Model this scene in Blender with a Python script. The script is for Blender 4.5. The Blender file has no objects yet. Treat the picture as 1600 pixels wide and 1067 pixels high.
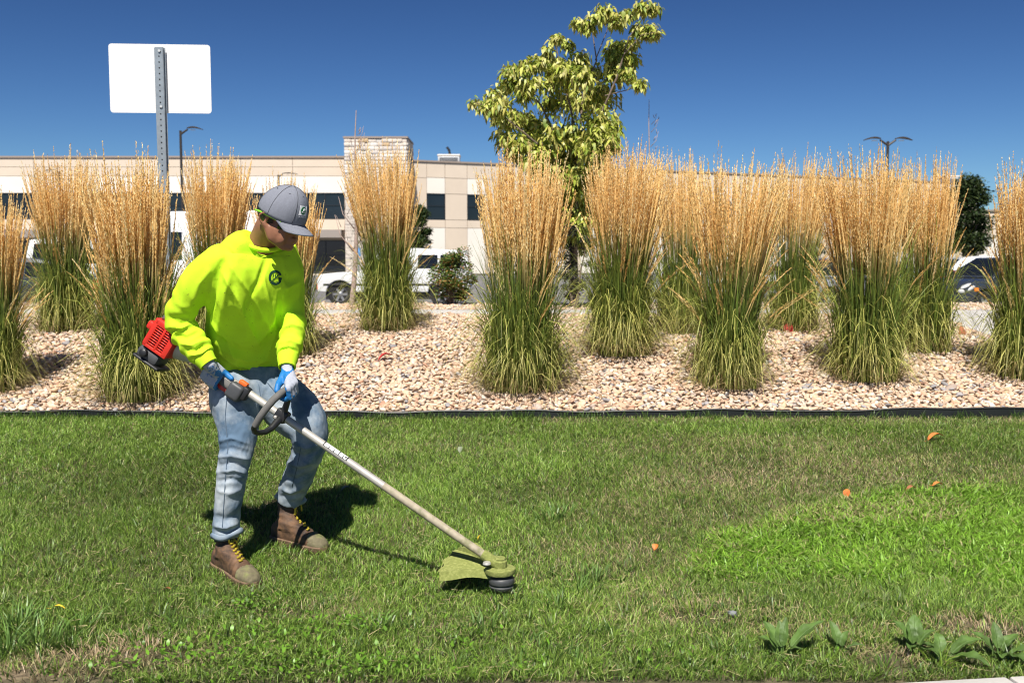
import bpy, bmesh, math, random
import numpy as np
from mathutils import Vector, Matrix
from mathutils.bvhtree import BVHTree

# ---------------------------------------------------------------- camera, world, sun, exposure
S = bpy.context.scene
COL = S.collection
CAM_H, PITCH, F = 1.4, math.radians(4.72), 1555.0
cd = bpy.data.cameras.new("camera"); cam = bpy.data.objects.new("camera", cd); COL.objects.link(cam)
cam.location = (0, 0, CAM_H); cam.rotation_euler = (math.radians(90) - PITCH, 0, 0)
cd.sensor_width = 36; cd.lens = 36 * F / 1600; cd.clip_start = 0.05; cd.clip_end = 3000
cd.dof.use_dof = True; cd.dof.focus_distance = 4.4; cd.dof.aperture_fstop = 4.5
S.camera = cam

SUN_TRAVEL = Vector((0.10, 0.66, -1.0)).normalized()
to_sun = -SUN_TRAVEL
W = bpy.data.worlds.new("World"); S.world = W; W.use_nodes = True
nt = W.node_tree; bg = nt.nodes["Background"]
sky = nt.nodes.new("ShaderNodeTexSky"); sky.sky_type = 'NISHITA'; sky.sun_disc = False
sky.sun_elevation = math.asin(to_sun.z); sky.sun_rotation = math.atan2(to_sun.x, to_sun.y)
sky.altitude = 1700; sky.air_density = 1.0; sky.dust_density = 0.3; sky.ozone_density = 2.5
# the clear high-altitude sky of the photograph is deeper than the model's: one grade for the whole dome
def vm(op, a, b):
    n_ = nt.nodes.new("ShaderNodeVectorMath"); n_.operation = op; nt.links.new(a, n_.inputs[0]); n_.inputs[1].default_value = b; return n_.outputs[0]
g_ = vm('MULTIPLY', sky.outputs[0], (.182, .2, .214)); g_ = vm('MINIMUM', g_, (1.6, 1.6, 1.8))
gm = nt.nodes.new("ShaderNodeGamma"); nt.links.new(g_, gm.inputs[0]); gm.inputs[1].default_value = 1.65
g_ = vm('MULTIPLY', gm.outputs[0], (3.2, 3.2, 3.2)); nt.links.new(g_, bg.inputs[0]); bg.inputs[1].default_value = 0.058
sd = bpy.data.lights.new("sun", 'SUN'); sd.energy = 5.0; sd.angle = math.radians(0.53); sd.color = (1.0, 0.95, 0.87)
so = bpy.data.objects.new("sun", sd); COL.objects.link(so); so.location = (-3, -20, 25)
so.rotation_euler = SUN_TRAVEL.to_track_quat('-Z', 'Y').to_euler()
S.view_settings.view_transform = 'Standard'; S.view_settings.look = 'None'
S.view_settings.exposure = 0.62; S.view_settings.gamma = 1.0; S.view_settings.use_curve_mapping = False
S.render.engine = 'CYCLES'
S.cycles.filter_width = 1.0; S.cycles.max_bounces = 6; S.cycles.transparent_max_bounces = 8

# ---------------------------------------------------------------- helpers
rng = np.random.default_rng(7)
R = random.Random(11)
PI = math.pi
cP, sP = math.cos(PITCH), math.sin(PITCH)

def ray(u, v):
    a, b = (u - 800) / F, (533.5 - v) / F
    return np.array([a, cP + b * sP, -sP + b * cP])
def at(u, v, Y):                       # point of the place seen at photo pixel u,v, Y metres in front of the camera
    d = ray(u, v); return np.array([0, 0, CAM_H]) + d * (Y / d[1])
LAWN_SLOPE = 0.11                       # the lawn climbs gently towards the bed
def lawn_z(x, y): return LAWN_SLOPE * np.maximum(0, y - 4.2) + 0.010 * np.sin(x * 1.7 + .4) * np.sin(y * 2.1) * np.clip((6.7 - y) / .8, 0, 1)
def on_ground(u, v, z=0.0):
    d = ray(u, v); lo, hi = 2.0, 12.0
    for _ in range(50):
        mid = (lo + hi) / 2; p = np.array([0, 0, CAM_H]) + d * (mid / d[1])
        if p[2] > float(lawn_z(p[0], p[1])) + z: lo = mid
        else: hi = mid
    return p
def project(p):
    p = np.atleast_2d(p); x = p[:, 0]; y = p[:, 1]; z = p[:, 2] - CAM_H
    dep = y * cP - z * sP; up = y * sP + z * cP
    return 800 + F * x / dep, 533.5 - F * up / dep, dep
def nrm(v):
    v = np.asarray(v, float); return v / np.linalg.norm(v)

def np_mesh(name, V, Q=None, T=None, cols=None, smooth=True, ngons=None):
    me = bpy.data.meshes.new(name)
    V = np.asarray(V, np.float32)
    me.vertices.add(len(V)); me.vertices.foreach_set("co", V.ravel())
    parts, tot = [], []
    if Q is not None and len(Q): parts.append(np.asarray(Q, np.int32).ravel()); tot.append(np.full(len(Q), 4, np.int32))
    if T is not None and len(T): parts.append(np.asarray(T, np.int32).ravel()); tot.append(np.full(len(T), 3, np.int32))
    if ngons:
        for g in ngons: parts.append(np.asarray(g, np.int32)); tot.append(np.array([len(g)], np.int32))
    loops = np.concatenate(parts); tot = np.concatenate(tot)
    start = np.concatenate([[0], np.cumsum(tot)[:-1]]).astype(np.int32)
    me.loops.add(len(loops)); me.loops.foreach_set("vertex_index", loops)
    me.polygons.add(len(tot)); me.polygons.foreach_set("loop_start", start); me.polygons.foreach_set("loop_total", tot)
    me.polygons.foreach_set("use_smooth", np.full(len(tot), smooth, bool))
    me.update(calc_edges=True)
    if cols is not None:
        a = me.color_attributes.new("Col", 'FLOAT_COLOR', 'POINT')
        c = np.ones((len(V), 4), np.float32); c[:, :3] = cols; a.data.foreach_set("color", c.ravel())
    return me

class MB:
    """collects simple solids, builds ONE mesh object"""
    def __init__(s): s.V = []; s.Fc = []; s.sm = []
    def add(s, V, Fc, smooth=False):
        o = len(s.V); s.V += [tuple(map(float, p)) for p in V]; s.Fc += [tuple(i + o for i in f) for f in Fc]; s.sm += [smooth] * len(Fc); return s
    def box(s, lo, hi, fr=None):
        x0, y0, z0 = lo; x1, y1, z1 = hi
        V = [(x, y, z) for z in (z0, z1) for y in (y0, y1) for x in (x0, x1)]
        if fr is not None: V = [fr(p) for p in V]
        return s.add(V, [(0, 2, 3, 1), (4, 5, 7, 6), (0, 1, 5, 4), (2, 6, 7, 3), (0, 4, 6, 2), (1, 3, 7, 5)])
    def bbox(s, lo, hi, bev, fr=None, seg=2):      # bevelled box
        bm = bmesh.new(); bmesh.ops.create_cube(bm, size=1)
        lo = Vector(lo); hi = Vector(hi)
        for v in bm.verts: v.co = Vector([(lo[i] + hi[i]) / 2 + v.co[i] * (hi[i] - lo[i]) for i in range(3)])
        bmesh.ops.bevel(bm, geom=bm.edges[:], offset=bev, segments=seg, profile=0.5, affect='EDGES')
        bm.verts.index_update()
        V = [fr(v.co) if fr else v.co for v in bm.verts]
        s.add(V, [[v.index for v in f.verts] for f in bm.faces], True); bm.free(); return s
    def tube(s, P, rad, n=10, cap=True):
        P = [np.asarray(p, float) for p in P]; m = len(P)
        rad = [rad] * m if np.isscalar(rad) else rad
        V = []; a = None
        for i in range(m):
            t = nrm(P[min(i + 1, m - 1)] - P[max(i - 1, 0)])
            if a is None:
                a = np.cross(t, (0, 0, 1)) if abs(t[2]) < .9 else np.cross(t, (1, 0, 0))
            a = nrm(a - t * np.dot(a, t)); b = np.cross(t, a)
            for k in range(n):
                th = 2 * PI * k / n; V.append(P[i] + rad[i] * (math.cos(th) * a + math.sin(th) * b))
        Fc = [(i * n + k, i * n + (k + 1) % n, (i + 1) * n + (k + 1) % n, (i + 1) * n + k) for i in range(m - 1) for k in range(n)]
        if cap: Fc += [tuple(range(n))[::-1], tuple((m - 1) * n + k for k in range(n))]
        return s.add(V, Fc, True)
    def lathe(s, prof, n=24, fr=None):             # prof: (r,z) list
        V = []; Fc = []
        for r, z in prof:
            for k in range(n):
                th = 2 * PI * k / n; p = (r * math.cos(th), r * math.sin(th), z); V.append(fr(p) if fr else p)
        m = len(prof)
        Fc = [(i * n + k, i * n + (k + 1) % n, (i + 1) * n + (k + 1) % n, (i + 1) * n + k) for i in range(m - 1) for k in range(n)]
        Fc += [tuple(range(n))[::-1], tuple((m - 1) * n + k for k in range(n))]
        return s.add(V, Fc, True)
    def mesh(s, name):
        me = bpy.data.meshes.new(name); me.from_pydata(s.V, [], s.Fc)
        me.polygons.foreach_set("use_smooth", s.sm); me.update()
        return me
    def build(s, name, mat, parent=None, world=True, sharp=40, mods=None):
        me = s.mesh(name)
        if any(s.sm): sharpen(me, sharp)
        return obj(name, me, mat, parent, world)

def sharpen(me, ang):
    bm = bmesh.new(); bm.from_mesh(me); a = math.radians(ang)
    for e in bm.edges:
        if len(e.link_faces) == 2 and e.calc_face_angle(0) > a: e.smooth = False
    bm.to_mesh(me); bm.free()

LOC = {}
def obj(name, me, mat, parent=None, world=True, kind=None):
    o = bpy.data.objects.new(name, me); COL.objects.link(o)
    if mat is not None:
        for m in (mat if isinstance(mat, (list, tuple)) else [mat]): me.materials.append(m)
    if parent is not None:
        o.parent = parent
        if world: # vertices were given in world space
            o.matrix_parent_inverse = WM[parent.name].inverted()
    if kind: o["kind"] = kind
    WM[o.name] = Matrix.Identity(4) if (parent is None or world) else WM[parent.name].copy()
    return o
WM = {}
def thing(name, label, cat, loc=(0, 0, 0), rotz=0, group=None):
    o = bpy.data.objects.new(name, None); COL.objects.link(o)
    o.empty_display_size = 0.1
    o.location = [float(c) for c in loc]; o.rotation_euler = (0, 0, rotz)
    WM[o.name] = Matrix.Translation(o.location) @ Matrix.Rotation(rotz, 4, 'Z')
    return tag(o, label, cat, group)
def tag(o, label, cat, group=None):
    o["label"] = label; o["category"] = cat
    if group: o["group"] = group
    return o
def structure(name, me, mat, parent=None):
    o = obj(name, me, mat, parent); o["kind"] = "structure"; return o

# ---------------------------------------------------------------- materials
def M(name, col, rough=0.6, metal=0.0, var=0.0, scale=6.0, bump=0.0, bscale=60.0, attr=False, trans=0.0, spec=0.5,
      col2=None, c2scale=3.0, c2lo=0.5, c2hi=0.65, detail=6, coat=0.0, stretch=None, bdist=0.01, sheen=0.0):
    m = bpy.data.materials.new(name); m.use_nodes = True
    n = m.node_tree.nodes; l = m.node_tree.links
    b = n["Principled BSDF"]; out = n["Material Output"]
    b.inputs["Roughness"].default_value = rough; b.inputs["Metallic"].default_value = metal
    b.inputs["Specular IOR Level"].default_value = spec
    if coat: b.inputs["Coat Weight"].default_value = coat; b.inputs["Coat Roughness"].default_value = 0.05
    if sheen: b.inputs["Sheen Weight"].default_value = sheen; b.inputs["Sheen Roughness"].default_value = .5
    tc = n.new("ShaderNodeTexCoord"); vec = tc.outputs["Object"]
    if stretch:
        mp = n.new("ShaderNodeMapping"); mp.inputs["Scale"].default_value = stretch; l.new(vec, mp.inputs["Vector"]); vec = mp.outputs[0]
    if attr:
        a = n.new("ShaderNodeAttribute"); a.attribute_name = "Col"; c = a.outputs["Color"]
    else:
        r = n.new("ShaderNodeRGB"); r.outputs[0].default_value = (*col, 1); c = r.outputs[0]
    if col2 is not None:
        nz = n.new("ShaderNodeTexNoise"); nz.inputs["Scale"].default_value = c2scale; nz.inputs["Detail"].default_value = detail; nz.inputs["Roughness"].default_value = .62
        l.new(vec, nz.inputs["Vector"])
        rp = n.new("ShaderNodeValToRGB"); rp.color_ramp.elements[0].position = c2lo; rp.color_ramp.elements[1].position = c2hi
        l.new(nz.outputs["Fac"], rp.inputs[0])
        mx = n.new("ShaderNodeMixRGB"); l.new(rp.outputs[0], mx.inputs[0]); l.new(c, mx.inputs[1]); mx.inputs[2].default_value = (*col2, 1); c = mx.outputs[0]
    if var:
        nz = n.new("ShaderNodeTexNoise"); nz.inputs["Scale"].default_value = scale; nz.inputs["Detail"].default_value = detail
        l.new(vec, nz.inputs["Vector"])
        mr = n.new("ShaderNodeMapRange"); mr.inputs["From Min"].default_value = .25; mr.inputs["From Max"].default_value = .75
        mr.inputs["To Min"].default_value = 1 - var; mr.inputs["To Max"].default_value = 1 + var; l.new(nz.outputs["Fac"], mr.inputs["Value"])
        mx = n.new("ShaderNodeVectorMath"); mx.operation = 'SCALE'; l.new(c, mx.inputs[0]); l.new(mr.outputs[0], mx.inputs["Scale"]); c = mx.outputs[0]
    l.new(c, b.inputs["Base Color"])
    if bump:
        nz = n.new("ShaderNodeTexNoise"); nz.inputs["Scale"].default_value = bscale; nz.inputs["Detail"].default_value = 5; l.new(vec, nz.inputs["Vector"])
        bp = n.new("ShaderNodeBump"); bp.inputs["Strength"].default_value = bump; bp.inputs["Distance"].default_value = bdist
        l.new(nz.outputs["Fac"], bp.inputs["Height"]); l.new(bp.outputs[0], b.inputs["Normal"])
    if trans:
        tr = n.new("ShaderNodeBsdfTranslucent"); l.new(c, tr.inputs["Color"])
        ms = n.new("ShaderNodeMixShader"); ms.inputs[0].default_value = trans
        l.new(b.outputs[0], ms.inputs[1]); l.new(tr.outputs[0], ms.inputs[2]); l.new(ms.outputs[0], out.inputs["Surface"])
    return m

mt = {}
mt['soil'] = M("lawn_soil", (.075, .07, .03), .95, var=.5, scale=25, bump=.6, bscale=120, col2=(.17, .13, .08), c2scale=2.5)
mt['ground'] = M("far_ground", (.12, .12, .07), .95, var=.3, scale=.2)
mt['dirt'] = M("gravel_dirt", (.22, .17, .13), .95, var=.4, scale=20)
mt['concrete'] = M("concrete", (.47, .45, .42), .9, var=.12, scale=4, bump=.25, bscale=80)
mt['asphalt'] = M("asphalt", (.15, .145, .145), .95, var=.2, scale=2, bump=.2, bscale=150, col2=(.21, .2, .19), c2scale=.35)
mt['paint_line'] = M("road_paint", (.7, .7, .68), .8, var=.15)
mt['grass'] = M("grass_blades", (1, 1, 1), .42, attr=True, trans=.28, spec=.45)
mt['stone'] = M("river_rock", (1, 1, 1), .7, attr=True, var=.18, scale=60)
mt['edging'] = M("black_edging", (.012, .014, .014), .45, var=.3)
mt['leafy'] = M("clump_leaves", (1, 1, 1), .5, attr=True, trans=.25, spec=.35)
mt['plume'] = M("plumes", (1, 1, 1), .75, attr=True, trans=.24, spec=.2)
mt['foliage'] = M("tree_foliage", (1, 1, 1), .45, attr=True, trans=.22, spec=.4)
mt['bark'] = M("bark", (.16, .12, .09), .9, var=.4, scale=20, bump=.6, bscale=40)
mt['bark_pale'] = M("pale_bark", (.36, .27, .23), .85, var=.3, scale=25)
# ---------------------------------------------------------------- the setting
def sheet(x0, x1, y0, y1, z):
    return np_mesh("sheet", [(x0, y0, z), (x1, y0, z), (x1, y1, z), (x0, y1, z)], Q=[(0, 1, 2, 3)], smooth=False)
structure("ground", sheet(-900, 900, -60, 1500, -0.06), mt['ground'])
EDGE_Y = 6.92; Z0 = float(lawn_z(0., 6.92))
def edge_y(x): return EDGE_Y + 0.02 * np.sin(x * 1.3) + np.where(x > 1.0, 0.012 * (x - 1.0), 0)
def grid_mesh(xs, ys, fz):
    X, Y = np.meshgrid(xs, ys); Z = fz(X, Y); V = np.stack([X, Y, Z], -1).reshape(-1, 3)
    nx, ny = len(xs), len(ys); i = np.arange(nx - 1)[None, :] + nx * np.arange(ny - 1)[:, None]
    Q = np.stack([i, i + 1, i + nx + 1, i + nx], -1).reshape(-1, 4)
    return np_mesh("grid", V, Q=Q)
lawn = structure("lawn", grid_mesh(np.linspace(-24, 24, 161), np.linspace(3.16, 7.2, 60), lambda X, Y: lawn_z(X, Y) - .004), mt['soil'])

def ss(t): t = np.clip(t, 0, 1); return t * t * (3 - 2 * t)
def berm_z(x, y):
    t = y - edge_y(x)
    z = Z0 + .035 + .47 * np.sin(np.clip(t / 3.8, 0, 1) * PI / 2)
    z = z + .022 * np.sin(x * .9 + 1) * ss(t / 2) * ss((3.6 - t) / 1)
    return z
def berm_back(x, y):
    return np.where(y > 13.0, .805 - .92 * ss((y - 13.0) / 3.2), berm_z(x, np.minimum(y, 12)))
xs = np.linspace(-20, 20, 201)
ysr = np.concatenate([np.linspace(0, 6, 40), np.linspace(6.1, 9.6, 25)])
X, T = np.meshgrid(xs, ysr); Y = edge_y(X) + T; Z = berm_back(X, Y)
nx = len(xs); ii = np.arange(nx - 1)[None, :] + nx * np.arange(len(ysr) - 1)[:, None]
bed_me = np_mesh("gravel_bed", np.stack([X, Y, Z], -1).reshape(-1, 3), Q=np.stack([ii, ii + 1, ii + nx + 1, ii + nx], -1).reshape(-1, 4))
gravel_bed = structure("gravel_bed", bed_me, mt['dirt'])
def on_berm(u, v):
    d = ray(u, v); lo, hi = 6.7, 12.8
    for _ in range(40):
        mid = (lo + hi) / 2; p = np.array([0, 0, CAM_H]) + d * (mid / d[1])
        if p[2] > berm_z(p[0], p[1]): lo = mid
        else: hi = mid
    p = np.array([0, 0, CAM_H]) + d * (lo / d[1]); p[2] = berm_z(p[0], p[1]); return p

# concrete walk behind the bed: slabs are pieces of their own
walk = thing("sidewalk", "pale concrete walk running along the back of the river rock bed", "sidewalk", (0, 11, .8)); walk["kind"] = "structure"
del walk["category"]
x = -18.0
while x < 18:
    w = 1.5
    MB().bbox((x + .006, 10.6, .68), (x + w - .006, 11.5, .822 + R.uniform(-.004, .004)), .012).build("slab", mt['concrete'], walk)
    x += w
pad = MB()
pad.bbox((4.42, 8.7, -.2), (5.12, 10.58, .02), .02, lambda p: (p[0], p[1], p[2] + float(berm_z(4.8, p[1])) + .012))
pp = pad.build("footpath", mt['concrete']); pp["kind"] = "structure"

structure("parking_lot", sheet(-120, 160, 15.2, 88.5, -0.02), mt['asphalt'])
lines = MB()
for k in range(-9, 14):
    xx = k * 2.75 + .6
    lines.box((xx, 33.0, -.016), (xx + .1, 38.0, -.0155))
    lines.box((xx, 50.0, -.016), (xx + .1, 60.0, -.0155))
o = lines.build("parking_lines", mt['paint_line']); o["kind"] = "structure"
# white kerb at the near right corner
kerb = thing("kerb", "pale concrete kerb at the near edge of the lawn", "kerb", (0, 3.2, 0)); kerb["kind"] = "structure"; del kerb["category"]
a = on_ground(1440, 1076); b_ = on_ground(1600, 1067)
kd = nrm(b_ - a); kn = np.array([-kd[1], kd[0], 0])
for k in range(-9, 10):
    L0 = a + kd * (k * .9 + .3)
    fr = lambda p, L0=L0: L0 + kd * p[0] + kn * p[1] + np.array([0, 0, p[2]])
    MB().bbox((.004, -.16, -.1), (.896, 0, .03), .012, fr).build("kerb_block", mt['concrete'], kerb)
structure("road", sheet(-60, 60, -12, 3.12, -0.05), mt['asphalt'])

# black plastic lawn edging: a strip per length
edg = thing("lawn_edging", "thin black edging strip between the mown lawn and the river rock", "edging", (0, EDGE_Y, Z0))
cuts = [-9.5, -4.02, -1.0, 2.05, 4.9, 9.5]
for k in range(len(cuts) - 1):
    n = 26; xs_ = np.linspace(cuts[k], cuts[k + 1] + .03, n); V = []; Fc = []
    hgt = [.058, .042, .045, .058, .078][k]; off = .006 * (k % 2)
    for x_ in xs_:
        y_ = float(edge_y(np.array(x_))) - .03 - off; wob = .006 * math.sin(x_ * 4.1 + k) + .004 * math.sin(x_ * 9.7) + (.014 * math.sin(x_ * 2.2) if k >= 3 else 0)
        for (dy, z_) in ((0, -.03), (.006, -.03), (.006, hgt + wob - .006), (.011, hgt + wob), (.0, hgt + wob + .005), (-.006, hgt + wob - .002), (0, hgt + wob - .008)):
            V.append((x_, y_ + dy, z_ + Z0))
    q = 7
    for i in range(n - 1):
        for j in range(q): Fc.append((i * q + j, i * q + (j + 1) % q, (i + 1) * q + (j + 1) % q, (i + 1) * q + j))
    Fc += [tuple(range(q)), tuple((n - 1) * q + j for j in range(q))]
    MB().add(V, Fc, True).build("edging_strip", mt['edging'], edg)

# ---------------------------------------------------------------- office building far behind
mt['stucco'] = M("peach_precast", (.63, .53, .425), .9, var=.05, scale=.6)
mt['white_panel'] = M("white_precast", (.76, .71, .64), .9, var=.04, scale=.6)
mt['bld_glass'] = M("dark_glass", (.010, .014, .02), .08, spec=.6, var=.4, scale=.4)
mt['bld_frame'] = M("dark_frame", (.02, .022, .026), .4)
mt['soffit'] = M("soffit_grey", (.30, .26, .23), .8)
mt['coping'] = M("metal_coping", (.30, .24, .20), .6)
mt['facestone'] = M("stacked_stone", (1, 1, 1), .9, attr=True, var=.25, scale=3)
mt['mortar'] = M("stone_mortar", (.55, .48, .42), .95)
bld = thing("office_building", "long two storey peach and white office building with a stone faced tower", "building", (0, 92, 0))
def zpx(v, Y): return CAM_H + (405 - v) * Y / F
BY = 90.0
def bx(u): return (u - 800) / F * BY
# left frontal wing, core and panels
core = MB(); core.box((bx(-420), BY + .12, -.05), (bx(545), BY + 14, 10.35)); core.build("wall", mt['stucco'], bld)
def panel_run(x0, x1, n, z0, z1, mat, name="panel"):
    w = (x1 - x0) / n
    for i in range(n):
        MB().box((x0 + i * w + .02, BY, z0 + .02), (x0 + (i + 1) * w - .02, BY + .118, z1 - .02)).build(name, mat, bld)
xl, xr = bx(-420), bx(541)
panel_run(xl, xr, 12, zpx(263, BY), 10.42, mt['stucco'])
panel_run(xl, xr, 12, zpx(277, BY), zpx(263, BY), mt['stucco'])
panel_run(xl, xr, 12, zpx(303, BY), zpx(277, BY), mt['white_panel'])
panel_run(xl, xr, 12, zpx(360, BY), zpx(343, BY), mt['stucco'])
MB().box((xl - .1, BY - .1, 10.42), (xr, BY + 14.1, 10.58)).build("coping", mt['coping'], bld)
def window(p0, dx, w, z0, z1, nmull, parent=bld):
    """p0: left corner on the facade; dx: unit direction along it; frame with recessed panes"""
    nout = np.array([dx[1], -dx[0], 0])
    fr = lambda p: np.asarray(p0) + dx * p[0] + nout * (-p[1]) + np.array([0, 0, p[2]])
    f = MB(); t = .07
    f.box((0, -.02, z0), (w, .10, z0 + t), fr); f.box((0, -.02, z1 - t), (w, .10, z1), fr)
    for i in range(nmull + 1):
        c = t / 2 + (w - t) * i / nmull
        f.box((c - t / 2, -.018, z0 + t), (c + t / 2, .098, z1 - t), fr)
    f.box((t, -.015, z0 + (z1 - z0) * .52), (w - t, .096, z0 + (z1 - z0) * .52 + .05), fr)
    fo = f.build("window", mt['bld_frame'], parent)
    g = MB(); g.box((t * .5, .05, z0 + t * .5), (w - t * .5, .08, z1 - t * .5), fr); g.build("pane", mt['bld_glass'], fo)
wz0, wz1 = zpx(343, BY), zpx(303, BY)
nw = 8; ww = (xr - xl) / nw
for i in range(nw):
    window((xl + i * ww + .05, BY - .0, 0), np.array([1., 0, 0]), ww - .1, wz0, wz1, 4)
    window((xl + i * ww + .05, BY + 1.2 - 1.2, 0), np.array([1., 0, 0]), ww - .1, .3, zpx(376, BY), 4)
MB().box((xl, BY - 1.6, zpx(372, BY)), (xr - .1, BY - .03, zpx(360, BY))).build("canopy", mt['soffit'], bld)
# stone tower with stones as pieces
TX0, TX1, TY, TH = (541 - 800) / F * 87, (638 - 800) / F * 87, 87.0, zpx(219, 87)
MB().box((TX0 + .1, TY + .1, -.05), (TX1 - .1, TY + 5, TH - .05)).build("tower", mt['mortar'], bld)
tower = [o for o in bld.children if o.name.startswith("tower")][0]
MB().box((TX0 - .08, TY - .08, TH - .02), (TX1 + .08, TY + 5.1, TH + .14)).build("coping", mt['coping'], tower)
stone_me = []
for k in range(5):
    b = MB().bbox((0, 0, 0), (1, 1, 1), .07, seg=1); me = b.mesh("facing_stone")
    rr = R.random(); c0 = [(.66, .58, .50), (.60, .52, .45), (.69, .64, .58), (.5, .36, .22), (.54, .49, .45)][k]
    at_ = me.color_attributes.new("Col", 'FLOAT_COLOR', 'POINT'); at_.data.foreach_set("color", np.tile(np.array([*c0, 1], np.float32), len(me.vertices)))
    me.materials.append(mt['facestone']); stone_me.append(me)
z = TH - .05; cnt = 0; rest = MB()
def stone_at(x, y, z, sx, sy, sz):
    global cnt
    me = stone_me[R.choices(range(5), [5, 4, 4, .6, 2])[0]]
    if cnt < 260:
        o = bpy.data.objects.new("stone", me); COL.objects.link(o); o.parent = tower
        o.location = (x, y, z); o.scale = (sx, sy, sz); cnt += 1
    else:
        rest.box((x, y, z), (x + sx, y + sy, z + sz))
while z > 0:
    h = R.uniform(.20, .36); x = TX0
    while x < TX1 - .05:
        w = min(R.uniform(.3, .85), TX1 - x); pr = R.uniform(.0, .08)
        if TX1 - x - w < .2: w = TX1 - x
        stone_at(x, TY - pr + .02, z - h + .015, w - .02, .2 + pr, h - .02); x += w
    y = TY + .14
    while y < TY + 5:                      # return face
        w = min(R.uniform(.4, 1.1), TY + 5 - y); pr = R.uniform(0, .07)
        if cnt < 230 and z > 7: stone_at(TX1 - .12, y, z - h + .015, .14 + pr, w - .02, h - .02)
        y += w
    z -= h
if rest.V:
    me = rest.mesh("stonework"); a4 = np.tile(np.array([.58, .51, .44, 1], np.float32), len(me.vertices)); ca = me.color_attributes.new("Col", 'FLOAT_COLOR', 'POINT'); ca.data.foreach_set("color", a4)
    o = obj("stonework", me, mt['facestone'], tower); o["kind"] = "stuff"
# right receding wing
q0 = np.array([(640 - 800) / F * 90, 90.0, 0]); q1 = np.array([(1520 - 800) / F * 117, 117.0, 0]); dr = nrm(q1 - q0); LR = np.linalg.norm(q1 - q0)
no = np.array([dr[1], -dr[0], 0])
fw = lambda p: q0 + dr * p[0] - no * p[1] + np.array([0, 0, p[2]])
MB().box((0, .12, -.05), (LR, 14, 10.05), fw).build("wall", mt['stucco'], bld)
MB().box((-.0, -.1, 10.12), (LR + .1, 14.1, 10.27), fw).build("coping", mt['coping'], bld)
def pan(s0, s1, z0, z1, mat): MB().box((s0 + .02, 0, z0 + .02), (s1 - .02, .118, z1 - .02), fw).build("panel", mat, bld)
s = 0.0; nb = 0; bays = []
s = 1.7
pan(0, s, 0, 4.9, mt['stucco']); pan(0, s, 4.9, 8.7, mt['stucco']); pan(0, s, 8.7, 10.12, mt['stucco'])
while s < LR - 4:
    w1, w2 = 1.75, 2.15
    pan(s, s + w1, 8.75, 10.12, mt['stucco']); pan(s, s + w1, 7.32, 8.75, mt['white_panel'])
    pan(s, s + w1, 4.25, 4.98, mt['stucco']); pan(s, s + w1, .05, 4.25, mt['white_panel'])
    window(fw((s, 0, 0)), dr, w1, 4.98, 7.32, 1)
    s += w1
    pan(s, s + w2, 8.75, 10.12, mt['stucco'])
    for za, zb in ((7.32, 8.75), (4.98, 7.32), (4.25, 4.98), (.05, 4.25)): pan(s, s + w2, za, zb, mt['stucco'])
    s += w2
pan(s, LR, .05, 8.75, mt['stucco']); pan(s, LR, 8.75, 10.12, mt['stucco'])
# lower wing at the far right
lw = thing("low_building", "low peach building with a pale lower wall at the far right, behind the parked cars", "building", (66, 126, 0))
MB().box((57.5, 126, 4.0), (90, 138, 7.4)).build("wall", mt['stucco'], lw)
MB().box((57.5, 125.95, -.05), (90, 138, 3.98)).build("lower_wall", mt['white_panel'], lw)
MB().box((57.4, 125.8, 7.4), (90.1, 138.1, 7.6)).build("coping", mt['coping'], lw)
# roof machinery
mt['galv'] = M("galvanised", (.55, .57, .58), .5, metal=.3, var=.1)
def roof_unit(label, x, y, z, w, d, h, duct):
    t = thing("roof_unit", label, "roof unit", (x, y, z))
    MB().bbox((x, y, z), (x + w, y + d, z + h * .85), .05).build("cabinet", mt['galv'], t)
    MB().bbox((x - .05, y - .05, z + h * .85), (x + w + .05, y + d + .05, z + h), .04).build("lid", mt['white_panel'], t)
    for k in range(5): MB().box((x + .15, y - .03, z + .1 + k * h * .13), (x + w - .15, y - .005, z + .15 + k * h * .13)).build("slat", mt['bld_frame'], t)
    if duct: MB().tube([(x + w * .55, y + .5, z + h), (x + w * .5, y + .5, z + h + .45), (x + w * .4, y + .5, z + h + .7)], .12).build("duct", mt['bld_frame'], t)
roof_unit("white roof unit with a dark duct right of the stone tower", -6.85, 93, 10.1, 2.0, 1.6, .95, True)
roof_unit("white roof unit at the right end of the office roof", 50.6, 117.4, 10.12, 1.6, 1.6, 1.0, False)
# ---------------------------------------------------------------- river rock
def ico(sub):
    bm = bmesh.new(); bmesh.ops.create_icosphere(bm, subdivisions=sub, radius=1); bm.verts.index_update()
    V = np.array([v.co[:] for v in bm.verts]); T = np.array([[v.index for v in f.verts] for f in bm.faces]); bm.free(); return V, T
def rock_cols(n):
    pal = np.array([(.60, .445, .32), (.64, .50, .38), (.56, .39, .27), (.68, .58, .48), (.42, .34, .29), (.32, .31, .32), (.60, .41, .28), (.48, .28, .19), (.63, .47, .29)])
    pr = np.array([.24, .2, .1, .16, .07, .05, .1, .03, .05]); c = pal[rng.choice(len(pal), n, p=pr / pr.sum())]
    return c * np.array([.95, .92, .89]) * rng.uniform(.75, 1.15, (n, 1))
def rock_shape(V):
    Vr = V * np.array([1, .72, .5])
    for _ in range(3):
        d = nrm(rng.normal(size=3)); Vr = Vr + .16 * np.sin(V @ d * rng.uniform(1.5, 3) + rng.uniform(0, 6))[:, None] * V * rng.uniform(.4, 1)
    for _ in range(3):                                  # a flattened side or two
        d = nrm(rng.normal(size=3)); h = Vr @ d; lim = .62 * h.max(); Vr = Vr - np.outer(np.maximum(h - lim, 0) * .8, d)
    return Vr
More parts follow.
